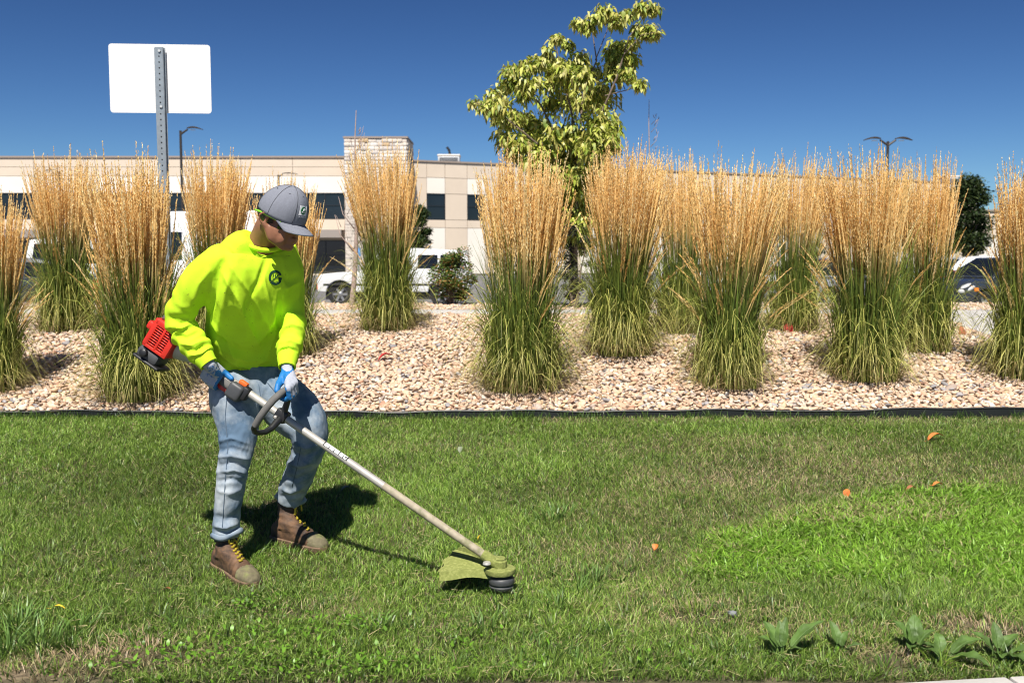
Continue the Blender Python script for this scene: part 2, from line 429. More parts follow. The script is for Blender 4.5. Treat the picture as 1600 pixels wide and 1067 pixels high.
def scatter_rocks(x, y, z, size, Vb_list, T):
    n = len(x); nv = len(Vb_list[0]); Vs = np.empty((n, nv, 3), np.float32)
    pick = rng.integers(0, len(Vb_list), n); B = np.array(Vb_list)[pick]
    yaw = rng.uniform(0, 2 * PI, n); tx = rng.normal(0, .3, n); ty = rng.normal(0, .3, n)
    c, s_ = np.cos(yaw)[:, None], np.sin(yaw)[:, None]
    X = B[..., 0] * c - B[..., 1] * s_; Y = B[..., 0] * s_ + B[..., 1] * c; Z = B[..., 2] + X * tx[:, None] + Y * ty[:, None]
    Vs[..., 0] = X * size[:, None] + x[:, None]; Vs[..., 1] = Y * size[:, None] + y[:, None]; Vs[..., 2] = Z * size[:, None] + z[:, None]
    Tt = (T[None] + (np.arange(n) * nv)[:, None, None]).reshape(-1, 3)
    return Vs.reshape(-1, 3), Tt, np.repeat(rock_cols(n), nv, 0)
V80, T80 = ico(2); V20, T20 = ico(1)
rocks80 = [rock_shape(V80) for _ in range(10)]; rocks20 = [rock_shape(V20) * 1.06 for _ in range(10)]
def jit(t0, t1, sp, wide):
    ts = np.arange(t0, t1, sp); P = []
    for i, t in enumerate(ts):
        half = (EDGE_Y + t) * .53 + wide; x_ = np.arange(-half, half, sp) + (sp / 2 if i % 2 else 0)
        P.append(np.stack([x_, np.full(len(x_), t)], 1))
    P = np.concatenate(P); P += rng.uniform(-.42, .42, P.shape) * sp; return P
near = jit(.02, 1.0, .031, .9); far = jit(1.0, 6.1, .039, .9)
def lay(P, shp, T, smin, smax, skip=None):
    x_ = P[:, 0]; y_ = edge_y(x_) + P[:, 1]; z_ = berm_back(x_, y_)
    keep = ~((y_ > 10.57) & (y_ < 11.53) | (x_ > 4.40) & (x_ < 5.14) & (y_ > 8.67) & (y_ < 10.6))
    x_, y_, z_ = x_[keep], y_[keep], z_[keep]
    sz = rng.uniform(smin, smax, len(x_)) * np.where(rng.random(len(x_)) < .06, 1.45, 1); z_ = z_ + sz * .28 + rng.uniform(-.004, .012, len(x_))
    return scatter_rocks(x_, y_, z_, sz, shp, T)
order = np.argsort(near[:, 1]); big = near[order[:300]]; near = near[order[300:]]
A = lay(near, rocks80, T80, .0165, .028); B = lay(far, rocks20, T20, .0195, .033)
Vv = np.concatenate([A[0], B[0]]); Tt = np.concatenate([A[1], B[1] + len(A[0])]); Cc = np.concatenate([A[2], B[2]])
obj("gravel", np_mesh("gravel", Vv, T=Tt, cols=Cc), mt['stone'], gravel_bed, kind="stuff")
big_me = []
for k in range(24):
    me = np_mesh("river_stone", rocks80[k % 10], T=T80, cols=np.tile(rock_cols(1), (len(V80), 1))); me.materials.append(mt['stone']); big_me.append(me)
for k, p in enumerate(big):
    o = bpy.data.objects.new("stone", big_me[k % 24]); COL.objects.link(o); o.parent = gravel_bed
    y_ = float(edge_y(p[0]) + p[1]); sz = R.uniform(.018, .032)
    o.location = (p[0], y_, float(berm_z(p[0], y_)) + sz * .3); o.scale = (sz, sz, sz * R.uniform(.8, 1.1)); o.rotation_euler = (R.gauss(0, .3), R.gauss(0, .3), R.uniform(0, 6.3))

# ---------------------------------------------------------------- mown grass
def ell(P, u, v, ru, rv, z=0):          # soft patch round a place on the lawn; radii in metres
    c = on_ground(u, v, z); d = ((P[:, 0] - c[0]) / ru) ** 2 + ((P[:, 1] - c[1]) / rv) ** 2
    return d
def noise2(P, sc, seed):
    r = np.random.default_rng(seed); out = np.zeros(len(P))
    for k in range(7):
        d = nrm(r.normal(size=2)); f = sc * r.uniform(.6, 1.7); out += np.sin(P @ d * f + r.uniform(0, 6.3) + .8 * np.sin(P @ d[::-1] * f * .7 + k))
    return out / 3.2
def blades(P, h, w, lean, yaw, face, cols, droop=.8):
    n = len(P); s = np.array([0, .5, 1.]); V = np.zeros((n, 5, 3), np.float32)
    ld = np.stack([np.cos(yaw), np.sin(yaw)], 1); sd_ = np.stack([np.cos(face), np.sin(face)], 1)
    z0 = P[:, 2] if P.shape[1] > 2 else lawn_z(P[:, 0], P[:, 1])
    def cen(s): return P[:, :2] + ld * (h * lean * (s ** 1.6))[:, None], z0 + h * s * (1 - droop * .35 * lean * s)
    for j, (sv, wv) in enumerate(((0, 1.), (.55, .85))):
        c, zz = cen(sv)
        for q, sg in enumerate((-1, 1)):
            V[:, j * 2 + q, :2] = c + sd_ * (w * wv * .5 * sg)[:, None]; V[:, j * 2 + q, 2] = zz
    c, zz = cen(1.); V[:, 4, :2] = c; V[:, 4, 2] = zz
    b = (np.arange(n) * 5)[:, None]
    Q = b + np.array([[0, 1, 3, 2]]); T = b + np.array([[2, 3, 4]])
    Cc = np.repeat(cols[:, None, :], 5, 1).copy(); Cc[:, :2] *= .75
    return V.reshape(-1, 3), Q, T, Cc.reshape(-1, 3)
def rnd(y0, y1, dens, wide):
    area_w = y1 * .53 + wide; n = int((y1 - y0) * 2 * area_w * dens)
    P = np.stack([rng.uniform(-area_w, area_w, n), rng.uniform(y0, y1, n)], 1)
    return P[np.abs(P[:, 0]) < P[:, 1] * .53 + wide]
P = np.concatenate([rnd(3.2, 4.2, 17500, .3), rnd(4.2, 5.4, 16000, .3), rnd(5.4, 6.95, 13000, .3)])
Q0 = rnd(3.2, 6.95, 4200, 1.5); P = np.concatenate([P, Q0[np.abs(Q0[:, 0]) > Q0[:, 1] * .53 + .3]])      # thinner beyond the picture's edges
lim = edge_y(P[:, 0]) - .035; P = P[P[:, 1] < lim]; lim = edge_y(P[:, 0]) - .035
k0 = on_ground(1440, 1076); P = P[((P[:, :2] - k0[:2]) @ kn[:2]) > .01]
lim = edge_y(P[:, 0]) - .035
n1 = noise2(P, 2.2, 1); n2 = noise2(P, 7.0, 2); n3 = noise2(P, 19.0, 3)
lush = np.zeros(len(P))
for (u, v, ru, rv) in ((1410, 835, .75, .42), (1280, 862, .55, .34), (1545, 815, .65, .5), (1560, 880, .5, .3), (1180, 890, .35, .2), (1460, 785, .5, .22)):
    lush = np.maximum(lush, np.clip(1.35 - ell(P, u, v, ru, rv) + .35 * n2, 0, 1))
dry = np.zeros(len(P))
for (u, v, ru, rv, a) in ((1225, 745, .9, .4, .75), (1180, 700, 1.1, .3, .55), (1330, 800, .7, .22, .55), (1430, 735, .8, .35, .6), (1050, 800, .6, .4, .4), (960, 870, .5, .35, .45), (1080, 945, .35, .22, .6),
                     (200, 1030, .35, .16, .9), (60, 1050, .3, .14, .95), (1390, 1030, .16, .12, .85), (1540, 985, .3, .16, .85), (1100, 960, .5, .25, .5), (690, 700, .5, .15, .35), (1260, 985, .4, .12, .55), (520, 955, .25, .15, .4)):
    dry = np.maximum(dry, a * np.clip(1.3 - ell(P, u, v, ru, rv) + .4 * n2 + .25 * n3, 0, 1))
strip = np.clip(1 - (lim - P[:, 1]) / np.where(P[:, 0] > .2, .24, .08) + .3 * n2, 0, 1) * np.clip((P[:, 0] + 2.8) / 2.4, .25, 1); dry = np.maximum(dry, strip * .85)
bare = np.zeros(len(P))
for (u, v, ru, rv, a) in ((200, 1030, .28, .12, .75), (40, 1062, .3, .1, .9), (1392, 1038, .10, .10, .85), (1530, 985, .22, .12, .7), (1100, 965, .2, .1, .5), (460, 962, .1, .05, .5), (1570, 1030, .2, .1, .5)):
    bare = np.maximum(bare, a * np.clip(1.25 - ell(P, u, v, ru, rv) + .35 * n3, 0, 1))
bare = np.maximum(bare, .55 * strip)
keep = rng.random(len(P)) > bare
P, n1, n2, n3, lush, dry = P[keep], n1[keep], n2[keep], n3[keep], lush[keep], dry[keep]
n = len(P)
g0 = np.array([.182, .31, .036]); g1 = np.array([.37, .49, .12]); g2 = np.array([.058, .125, .016]); st = np.array([.46, .39, .20]); lu = np.array([.24, .43, .045])
t = rng.random(n)[:, None]; cols = g0 * (1 - t) + np.where(rng.random((n, 1)) < .42, g1, g2) * t
cols = cols * (1 + .22 * n1 + .12 * n2)[:, None]
isl = (rng.random(n) < lush * .80)[:, None]; cols = np.where(isl, lu * rng.uniform(.6, 1.35, (n, 1)), cols)
isd = (rng.random(n) < .04 + dry * .55)[:, None]; cols = np.where(isd, st * rng.uniform(.55, 1.2, (n, 1)), cols)
cols = np.clip(cols, .005, 1)
h = rng.uniform(.022, .048, n) * (1 + .18 * n2) * (1 - .35 * dry) * (1 + .6 * lush * rng.random(n)) * (1 - .55 * np.exp(-((P[:, 0] + .12) / .28) ** 2 - ((P[:, 1] - 4.08) / .20) ** 2))
w = rng.uniform(.0022, .0040, n) * (1 + 1.7 * lush * rng.random(n)) * np.where(P[:, 1] > 5.4, 1.15, 1)
yaw = noise2(P, 1.6, 8) * 2.2 + rng.normal(0, 2.0, n)
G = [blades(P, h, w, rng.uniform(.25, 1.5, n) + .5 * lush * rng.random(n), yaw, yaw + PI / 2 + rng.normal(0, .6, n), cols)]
# longer coarse blades, taller tufts and a ragged fringe at the edging
def tuft(u, v, num, hh, ww, spread, col, z=0):
    c = on_ground(u, v); Pt = c[:2] + rng.normal(0, spread, (num, 2)); yw = np.arctan2(Pt[:, 1] - c[1], Pt[:, 0] - c[0]) + rng.normal(0, .5, num)
    G.append(blades(Pt, rng.uniform(.5, 1, num) * hh, np.full(num, ww) * rng.uniform(.7, 1.2, num), rng.uniform(.3, 1.3, num), yw, yw + PI / 2 + rng.normal(0, .5, num), np.clip(np.array(col) * rng.uniform(.65, 1.35, (num, 1)), 0, 1)))
Gr = R
for _ in range(420):
    u, v = Gr.uniform(-40, 1640), Gr.choice([Gr.uniform(690, 1060), Gr.uniform(880, 1060)])
    tuft(u, v, Gr.randint(5, 14), Gr.uniform(.05, .10), .005, .015, Gr.choice([(.10, .19, .03), (.16, .22, .07), (.08, .15, .03), (.16, .25, .03)]))
for (u, v, nn, hh) in ((862, 815, 40, .11), (878, 808, 25, .10), (395, 868, 18, .09), (310, 688, 25, .06), (30, 980, 60, .13), (70, 1010, 50, .14), (10, 1020, 60, .14), (120, 985, 30, .1), (930, 905, 40, .11), (905, 925, 30, .12), (870, 950, 30, .1), (590, 985, 40, .09), (760, 985, 20, .1)):
    tuft(u, v, nn, hh, .007, .035, (.13, .23, .05))
for _ in range(420):
    u = Gr.uniform(-40, 1640); x_ = (u - 800) / F * 6.9; y_ = float(edge_y(np.array(x_))) - Gr.uniform(.045, .09); num = Gr.randint(3, 10)
    if 850 < u and Gr.random() < .55: continue
    Pt = np.array([x_, y_]) + rng.normal(0, .012, (num, 2)); Pt[:, 1] = np.minimum(Pt[:, 1], y_ + .012)
    G.append(blades(Pt, rng.uniform(.03, .085, num), np.full(num, .0045), rng.uniform(.1, .8, num), rng.uniform(0, 6.3, num), rng.uniform(0, PI, num), np.clip(np.array([.085, .15, .03]) * rng.uniform(.6, 1.4, (num, 1)), 0, 1)))
def merge(G):
    o = 0; V, Q, T, C_ = [], [], [], []
    for v, q, t, c in G: V.append(v); Q.append(q + o); T.append(t + o); C_.append(c); o += len(v)
    return np.concatenate(V), np.concatenate(Q), np.concatenate(T), np.concatenate(C_)
for (u, v, nn, hh, sp_) in ((150, 1035, 160, .06, .10), (230, 1018, 150, .06, .09), (60, 1056, 150, .05, .12), (300, 1000, 60, .05, .07), (420, 968, 40, .05, .06), (1400, 1035, 120, .04, .10), (1540, 985, 120, .05, .12), (1110, 960, 90, .05, .10), (1180, 770, 160, .06, .22), (1260, 735, 160, .06, .25), (1580, 1000, 80, .05, .1), (980, 880, 120, .05, .2)):
    tuft(u, v, nn, hh, .0035, sp_, (.42, .31, .19))
V_, Q_, T_, C_ = merge(G)
gr = obj("grass", np_mesh("grass", V_, Q=Q_, T=T_, cols=C_, smooth=False), mt['grass']); gr["kind"] = "stuff"; gr["label"] = "mown green lawn with dry patches"
# dead clippings lying flat
n = 9000; P = np.concatenate([rnd(3.2, 4.6, 420, .3), rnd(4.6, 6.8, 170, .3)]); n = len(P)
P = np.concatenate([P, lawn_z(P[:, 0], P[:, 1])[:, None] + rng.uniform(.006, .03, n)[:, None]], 1); yw = rng.uniform(0, 2 * PI, n); L = rng.uniform(.02, .06, n)
b0 = np.zeros((n, 4, 3), np.float32); dx = np.stack([np.cos(yw), np.sin(yw), rng.normal(0, .25, n)], 1) * L[:, None]; sx = np.stack([-np.sin(yw), np.cos(yw), rng.normal(0, .3, n)], 1) * .0018
b0[:, 0] = P - sx; b0[:, 1] = P + sx; b0[:, 2] = P + dx + sx * .5; b0[:, 3] = P + dx - sx * .5
o = obj("grass_clippings", np_mesh("grass_clippings", b0.reshape(-1, 3), Q=(np.arange(n) * 4)[:, None] + np.array([[0, 1, 2, 3]]), cols=np.repeat(np.array([.40, .34, .18]) * rng.uniform(.5, 1.2, (n, 1)), 4, 0), smooth=False), mt['grass']); o["kind"] = "stuff"

# low broadleaf weeds (lobed leaflets) near the camera
def leaf_cards(Pb, L, Wd, yaw, pitch, cols, fold=.25, roll=None, droop=.0):
    """leaf-sized folded blades: 6 verts, 4 faces each, base at Pb"""
    n = len(Pb); d = np.stack([np.cos(yaw) * np.cos(pitch), np.sin(yaw) * np.cos(pitch), np.sin(pitch)], 1); s_ = np.stack([-np.sin(yaw), np.cos(yaw), np.zeros(n)], 1)
    if roll is not None:
        up_ = np.cross(d, s_); s_ = s_ * np.cos(roll)[:, None] + up_ * np.sin(roll)[:, None]
    up_ = np.cross(d, s_); V = np.zeros((n, 6, 3), np.float32); L = L[:, None]; Wd = Wd[:, None]; dz = np.array([0, 0, -1.])
    V[:, 0] = Pb; V[:, 5] = Pb + d * L + dz * L * droop
    V[:, 1] = Pb + d * L * .32 + s_ * Wd * .5 + up_ * Wd * fold; V[:, 2] = Pb + d * L * .32 - s_ * Wd * .5 + up_ * Wd * fold
    V[:, 3] = Pb + d * L * .68 + s_ * Wd * .40 + up_ * Wd * fold * .8 + dz * L * droop * .45; V[:, 4] = Pb + d * L * .68 - s_ * Wd * .40 + up_ * Wd * fold * .8 + dz * L * droop * .45
    b = (np.arange(n) * 6)[:, None]; T = np.concatenate([b + np.array([[0, 1, 2]]), b + np.array([[3, 5, 4]])]); Q = b + np.array([[1, 3, 4, 2]])
    return V.reshape(-1, 3), Q, T, np.repeat(cols, 6, 0)
G = []
for (u, v, ru, rv, num) in ((400, 958, .09, .05, 110), (330, 1030, .22, .08, 190), (480, 1052, .2, .06, 130), (640, 1045, .35, .07, 90), (740, 1005, .08, .05, 36), (1000, 1050, .3, .06, 30), (545, 985, .12, .05, 90), (450, 1000, .14, .05, 80), (560, 1055, .1, .04, 60), (1150, 1045, .3, .06, 30), (190, 1055, .12, .05, 60)):
    c = on_ground(u, v); Pb = np.stack([c[0] + rng.normal(0, ru, num), c[1] + rng.normal(0, rv, num), rng.uniform(.012, .055, num)], 1); Pb = Pb[((Pb[:, :2] - k0[:2]) @ kn[:2]) > .02]; num = len(Pb)
    G.append(leaf_cards(Pb, rng.uniform(.012, .034, num), rng.uniform(.006, .015, num), rng.uniform(0, 6.3, num), rng.uniform(-.1, 1.1, num), np.clip(np.array([.14, .29, .025]) * rng.uniform(.55, 1.3, (num, 1)), 0, 1)))
V_, Q_, T_, C_ = merge(G)
o = obj("weeds", np_mesh("weeds", V_, Q=Q_, T=T_, cols=C_), mt['grass']); o["kind"] = "stuff"

# ---------------------------------------------------------------- feather reed grass clumps
def ribbon(base, dirs, L, wd, arch, cols, side, nseg=5, taper=1.0, tipcol=None):
    """many arching leaves at once. dirs: unit outward (xy), arch: horizontal reach, L: height curve"""
    n = len(base); ss_ = np.linspace(0, 1, nseg + 1); V = np.zeros((n, nseg + 1, 2, 3), np.float32); Cc = np.zeros((n, nseg + 1, 2, 3), np.float32)
    for j, s_ in enumerate(ss_):
        hor = arch[:, 0] * s_ ** arch[:, 2]; zz = L * (s_ * (1 + arch[:, 1]) - arch[:, 1] * s_ ** 2 * 1.0 - arch[:, 3] * s_ ** 3)
        c = base + np.concatenate([dirs * hor[:, None], zz[:, None]], 1)
        ww = wd * (1 - .92 * s_ ** (2.2 * taper)); V[:, j, 0] = c - side * ww[:, None] * .5; V[:, j, 1] = c + side * ww[:, None] * .5
        cc = cols if tipcol is None else cols * (1 - s_ ** 1.5) + tipcol * s_ ** 1.5
        Cc[:, j, 0] = cc; Cc[:, j, 1] = cc
    m = (nseg + 1) * 2; b = (np.arange(n) * m)[:, None, None]; i = (np.arange(nseg) * 2)[None, :, None]
    Q = (b + i + np.array([0, 1, 3, 2])[None, None]).reshape(-1, 4)
    return V.reshape(-1, 3), Q, np.zeros((0, 3), int), Cc.reshape(-1, 3)
def reed_clump(label, u, v, vtop, wb, wt, group="feather reed grass clumps in the river rock bed", n_st=380, dens=1.0, leanx=0.0, flop=.09):
    b = on_berm(u, v); k = b[1] / F; H = (v - vtop) * k * 1.02; rb = wb * .5 * k; rt = wt * .5 * k
    kk = H / 2.1; t = thing("reed_grass_clump", label, "ornamental grass", b, 0, group)
    n = int(n_st * dens)
    # culms
    r0 = np.sqrt(rng.random(n)) * rb * .55; a0 = rng.uniform(0, 2 * PI, n); rad = np.sqrt(rng.random(n)); out = rad * rt * rng.uniform(.82, 1.06, n)
    base = np.stack([np.cos(a0) * r0, np.sin(a0) * r0, np.zeros(n)], 1) + b
    Ht = H * (1 - .07 * rad ** 2) * np.clip(rng.normal(.915, .068, n), .70, 1.06)
    fl = rng.random(n) < flop; Ht = np.where(fl, Ht * rng.uniform(.55, .85, n), Ht); out = np.where(fl, out * rng.uniform(1.2, 1.6, n), out)
    a1 = a0 + rng.normal(0, .35, n); dirs = np.stack([np.cos(a1), np.sin(a1)], 1)
    reach = np.maximum(out - r0, 0.02); pw = rng.uniform(1.1, 1.9, n); pw = np.where(fl, 2.2, pw)
    def culm(s_):
        c = base + np.concatenate([dirs * (reach * s_ ** pw)[:, None], (Ht * (s_ - np.where(fl, .12, 0) * s_ ** 3))[:, None]], 1); c[:, 0] += leanx * s_ ** 1.5 * H; return c
    S_ = np.linspace(0, .97, 5); side = np.stack([np.sin(a1 + 1.2), np.cos(a1 * 3), np.zeros(n)], 1); side /= np.linalg.norm(side, axis=1)[:, None] + 1e-6; side[:, 0] += .6
    side /= np.linalg.norm(side, axis=1)[:, None]
    V = np.zeros((n, 5, 2, 3), np.float32); Cc = np.zeros((n, 5, 2, 3), np.float32); g = np.array([.085, .125, .032]) * rng.uniform(.7, 1.3, (n, 1)); tan = np.array([.86, .61, .26])
    for j, s_ in enumerate(S_):
        c = culm(s_); wv = .0042 * kk * (1 - .5 * s_) if j < 3 else (.0062 if j == 3 else .0026) * kk; V[:, j, 0] = c - side * wv; V[:, j, 1] = c + side * wv; q = max(0, (s_ - .55) / .17); q = min(1, q); Cc[:, j] = (g * (1 - q) + tan * q)[:, None]
    m = 10; bb = (np.arange(n) * m)[:, None, None]; i = (np.arange(4) * 2)[None, :, None]; Q = (bb + i + np.array([0, 1, 3, 2])[None, None]).reshape(-1, 4)
    obj("stems", np_mesh("stems", V.reshape(-1, 3), Q=Q, cols=Cc.reshape(-1, 3)), mt['leafy'], t, kind="stuff")
    # plumes: many little upright spikelets round the top third of each stem
    K = 64; s0 = rng.uniform(.60, .72, n); js = (np.arange(K) + .5) / K
    ssq = s0[:, None] + (1.0 - s0[:, None]) * js[None] ; Pc = np.stack([culm(ssq[:, q]) for q in range(K)], 1)
    tg = np.stack([culm(np.minimum(ssq[:, q] + .02, 1.02)) for q in range(K)], 1) - Pc; tg /= np.linalg.norm(tg, axis=2)[..., None]
    fat = (.0200 * kk * np.sin(PI * np.clip(js * .88 + .12, 0, 1)) ** .7 + .002 * kk)[None] * rng.uniform(.65, 1.25, (n, 1))
    ang = rng.uniform(0, 2 * PI, (n, K)); rx = np.stack([np.cos(ang), np.sin(ang), np.zeros((n, K))], 2); sx = np.stack([-np.sin(ang), np.cos(ang), np.zeros((n, K))], 2)
    o_ = Pc + rx * (fat * rng.uniform(.1, .8, (n, K)))[..., None]; Ls = rng.uniform(.022, .040, (n, K))[..., None] * (1 - .35 * js)[None, :, None] * (H / 2.1)
    tip = o_ + (tg + rx * rng.uniform(.02, .24, (n, K))[..., None]) * Ls; mid = (o_ * .55 + tip * .45); hw = rng.uniform(.0031, .0056, (n, K))[..., None] * kk
    V = np.stack([o_, mid + sx * hw, tip, mid - sx * hw], 2).reshape(-1, 3); nq = n * K
    gold = np.array([(.95, .69, .31), (.96, .80, .45), (.88, .60, .24), (.74, .46, .16)])[rng.integers(0, 4, n)]
    cc = gold[:, None] * rng.uniform(.7, 1.25, (n, K, 1)); cc = np.repeat(cc.reshape(-1, 3), 4, 0)
    obj("plumes", np_mesh("plumes", V, Q=(np.arange(nq) * 4)[:, None] + np.array([[0, 1, 2, 3]]), cols=cc, smooth=False), mt['plume'], t, kind="stuff")
    # leaves: upright inner blades and arching outer ones
    def mk(n, Lr, reach, curv, sag, wd, col, tip, z0=0., rr=.7, pw=(1.3, 2.2)):
        a = rng.uniform(0, 2 * PI, n); r = np.sqrt(rng.random(n)) * rb * rr; base = np.stack([np.cos(a) * r, np.sin(a) * r, rng.uniform(0, z0 + 1e-4, n)], 1) + b
        a = a + rng.normal(0, .6, n); d = np.stack([np.cos(a), np.sin(a)], 1)
        arch = np.stack([rng.uniform(*reach, n), rng.uniform(*curv, n), rng.uniform(*pw, n), rng.uniform(*sag, n)], 1); f = a + PI / 2 + rng.normal(0, .7, n)
        sd_ = np.stack([np.cos(f), np.sin(f), rng.normal(0, .2, n)], 1)
        return ribbon(base, d, rng.uniform(*Lr, n), rng.uniform(.6, 1.2, n) * wd * kk, arch, np.clip(np.array(col) * rng.uniform(.45, 1.55, (n, 1)), 0, 1), sd_, tipcol=np.clip(np.array(tip) * rng.uniform(.45, 1.45, (n, 1)), 0, 1))
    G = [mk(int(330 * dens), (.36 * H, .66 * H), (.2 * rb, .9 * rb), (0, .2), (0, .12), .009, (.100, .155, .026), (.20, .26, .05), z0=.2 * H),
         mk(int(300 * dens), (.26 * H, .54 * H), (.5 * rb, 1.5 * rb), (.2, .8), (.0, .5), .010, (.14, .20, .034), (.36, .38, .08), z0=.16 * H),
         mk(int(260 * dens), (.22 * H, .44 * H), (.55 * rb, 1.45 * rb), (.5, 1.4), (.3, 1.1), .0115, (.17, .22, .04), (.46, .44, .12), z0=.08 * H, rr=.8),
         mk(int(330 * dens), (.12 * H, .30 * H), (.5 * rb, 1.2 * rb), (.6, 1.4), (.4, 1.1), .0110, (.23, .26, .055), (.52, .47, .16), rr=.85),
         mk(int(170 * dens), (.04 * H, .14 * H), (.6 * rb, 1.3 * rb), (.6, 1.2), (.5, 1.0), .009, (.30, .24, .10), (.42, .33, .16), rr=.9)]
    V_, Q_, T_, C_ = merge(G); V_[:, 2] = np.maximum(V_[:, 2], berm_z(V_[:, 0], V_[:, 1]) + .012)
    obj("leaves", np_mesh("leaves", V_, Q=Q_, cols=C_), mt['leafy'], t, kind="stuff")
    return t
CL = [
 ("reed grass clump cut by the left picture edge, in the front row", -12, 610, 300, 105, 150, 1.0),
 ("narrow reed grass clump behind the front row, between the left edge and the sign post", 105, 517, 250, 95, 125, .8),
 ("broad reed grass clump in front of the sign post, behind the red engine", 218, 622, 255, 135, 150, 1.1),
 ("reed grass clump right of the sign post, half hidden by the worker's shoulder", 338, 530, 246, 95, 125, .9),
 ("reed grass clump half hidden behind the worker in the grey cap", 452, 555, 285, 95, 120, .6),
 ("lone reed grass clump in front of the stone tower and white pickup", 606, 516, 237, 95, 135, .9),
 ("tall front reed grass clump left of the leafy tree trunk", 815, 608, 250, 135, 165, 1.2),
 ("reed grass clump standing just right of the leafy tree trunk", 970, 553, 238, 115, 155, 1.2),
 ("rear reed grass clump squeezed between two larger clumps right of the tree", 1062, 520, 252, 90, 100, .55),
 ("front reed grass clump with a wide tan head, left of the red fallen leaf", 1138, 603, 250, 115, 178, 1.0),
 ("rear reed grass clump directly behind the red fallen leaf", 1238, 517, 250, 92, 112, .6),
 ("largest front reed grass clump below the double lamp post", 1352, 592, 248, 125, 160, 1.0),
 ("rear reed grass clump just left of the white crossover", 1440, 548, 255, 105, 112, .7),
 ("reed grass clump cut by the right picture edge, in front of the dark hatchback", 1598, 590, 258, 105, 150, 1.0)]
lr = random.Random(21)
for (lb, u, v, vt, wb, wt, dn) in CL: reed_clump(lb, u, v, vt, wb, wt, dens=dn, leanx=lr.uniform(-.035, .035), flop=lr.uniform(.05, .15))
# dead stalks and straw fallen on the stones round the clumps
G = []
for (lb, u, v, vt, wb, wt, dn) in CL:
    b = on_berm(u, v); n = 26; a = rng.uniform(0, 2 * PI, n); q = wb * .5 * b[1] / F * rng.uniform(.8, 2.2, n); Pq = np.stack([b[0] + np.cos(a) * q, b[1] + np.sin(a) * q], 1)
    Pq = np.concatenate([Pq, (berm_z(Pq[:, 0], Pq[:, 1]) + rng.uniform(.022, .045, n))[:, None]], 1); yw = rng.uniform(0, 2 * PI, n); L = rng.uniform(.05, .22, n)
    dx = np.stack([np.cos(yw), np.sin(yw), rng.normal(0, .06, n)], 1) * L[:, None]; sx = np.stack([-np.sin(yw), np.cos(yw), rng.normal(0, .4, n)], 1) * .0028
    b0 = np.stack([Pq - sx, Pq + sx, Pq + dx * .55 + sx + np.array([0, 0, .008]), Pq + dx * .55 - sx + np.array([0, 0, .008]), Pq + dx], 1).reshape(-1, 3); k_ = (np.arange(n) * 5)[:, None]
    G.append((b0, k_ + np.array([[0, 1, 2, 3]]), k_ + np.array([[3, 2, 4]]), np.repeat(np.array([.42, .31, .15]) * rng.uniform(.5, 1.2, (n, 1)), 5, 0)))
V_, Q_, T_, C_ = merge(G)
obj("fallen_stalks", np_mesh("fallen_stalks", V_, Q=Q_, T=T_, cols=C_), mt['leafy'], gravel_bed, kind="stuff")
# ---------------------------------------------------------------- trees and shrubs
def crown(name, clusters, per, Lr, Wr, cols, parent, mat, droop=(.1, .5), pitch=(-1.2, .3), seed=1, shell=.55, fold=.18, world=True):
    """clusters: (centre, radius, leaf count factor)"""
    r = np.random.default_rng(seed); G = []
    for c, rad, f in clusters:
        n = max(3, int(per * f)); d = r.normal(size=(n, 3)); d /= np.linalg.norm(d, axis=1)[:, None]; q = rad * (shell + (1 - shell) * r.random(n)) * r.random(n) ** .25
        Pb = np.asarray(c) + d * q[:, None] * np.array([1, 1, .85])
        yaw = np.arctan2(d[:, 1], d[:, 0]) + r.normal(0, 1.4, n)
        cc = np.array(cols)[r.integers(0, len(cols), n)] * r.uniform(.75, 1.25, (n, 1))
        dr_ = r.uniform(*droop, (n, 1))
        G.append(leaf_cards(Pb, r.uniform(*Lr, n), r.uniform(*Wr, n), yaw, r.uniform(*pitch, n), np.clip(cc, 0, 1), fold=fold, roll=r.normal(0, .5, n), droop=dr_))
    V_, Q_, T_, C_ = merge(G)
    return obj(name, np_mesh(name, V_, Q=Q_, T=T_, cols=C_), mat, parent, world, kind="stuff")

# the young broadleaf tree in the middle
TY_ = 12.0
tb = at(897, 500, TY_); tb[2] = float(berm_back(tb[0], tb[1])) - .02
tree = thing("young_tree", "young broadleaf tree with drooping yellow green leaves rising above the reed grass", "tree", tb)
cl = [(865,300,24),(895,335,26),(925,335,24),(870,255,30),(905,262,32),(940,285,24),(850,270,20),(885,365,22),(910,380,22),(740,160,9),(757,163,16),(775,168,22),(795,188,22),(790,215,24),(800,110,20),(797,128,22),(825,132,22),(845,98,13),(855,78,11),(870,56,8),(872,98,20),(890,122,28),(905,92,22),(920,40,17),(903,36,13),(945,18,20),(965,30,20),(985,22,15),(1010,12,16),(1022,14,13),(1000,50,15),(1016,44,13),(1025,52,10),(968,78,26),(960,112,30),(985,92,20),(1000,132,14),(940,150,32),(902,160,32),(862,160,26),(830,190,24),(860,212,32),(900,212,36),(938,190,32),(958,203,16),(812,226,20),(845,240,28),(885,246,34),(930,236,32),(958,226,13),(880,276,32),(912,282,34),(900,312,32),(880,332,28),(908,352,28),(885,300,30),(915,320,26),(818,150,16),(838,210,22),(912,120,24),(800,240,14),(790,185,18),(945,262,18),(860,268,22)]
rr = random.Random(5); clusters = []; cen = {}
for (u, v, r_) in cl:
    Yc = TY_ + rr.uniform(-.55, .55) * (1 if v > 90 else .5); c = at(u, v, Yc); clusters.append((c, r_ * Yc / F * (1.05 if v < 150 else 1.22), (r_ / 22) ** 1.7))
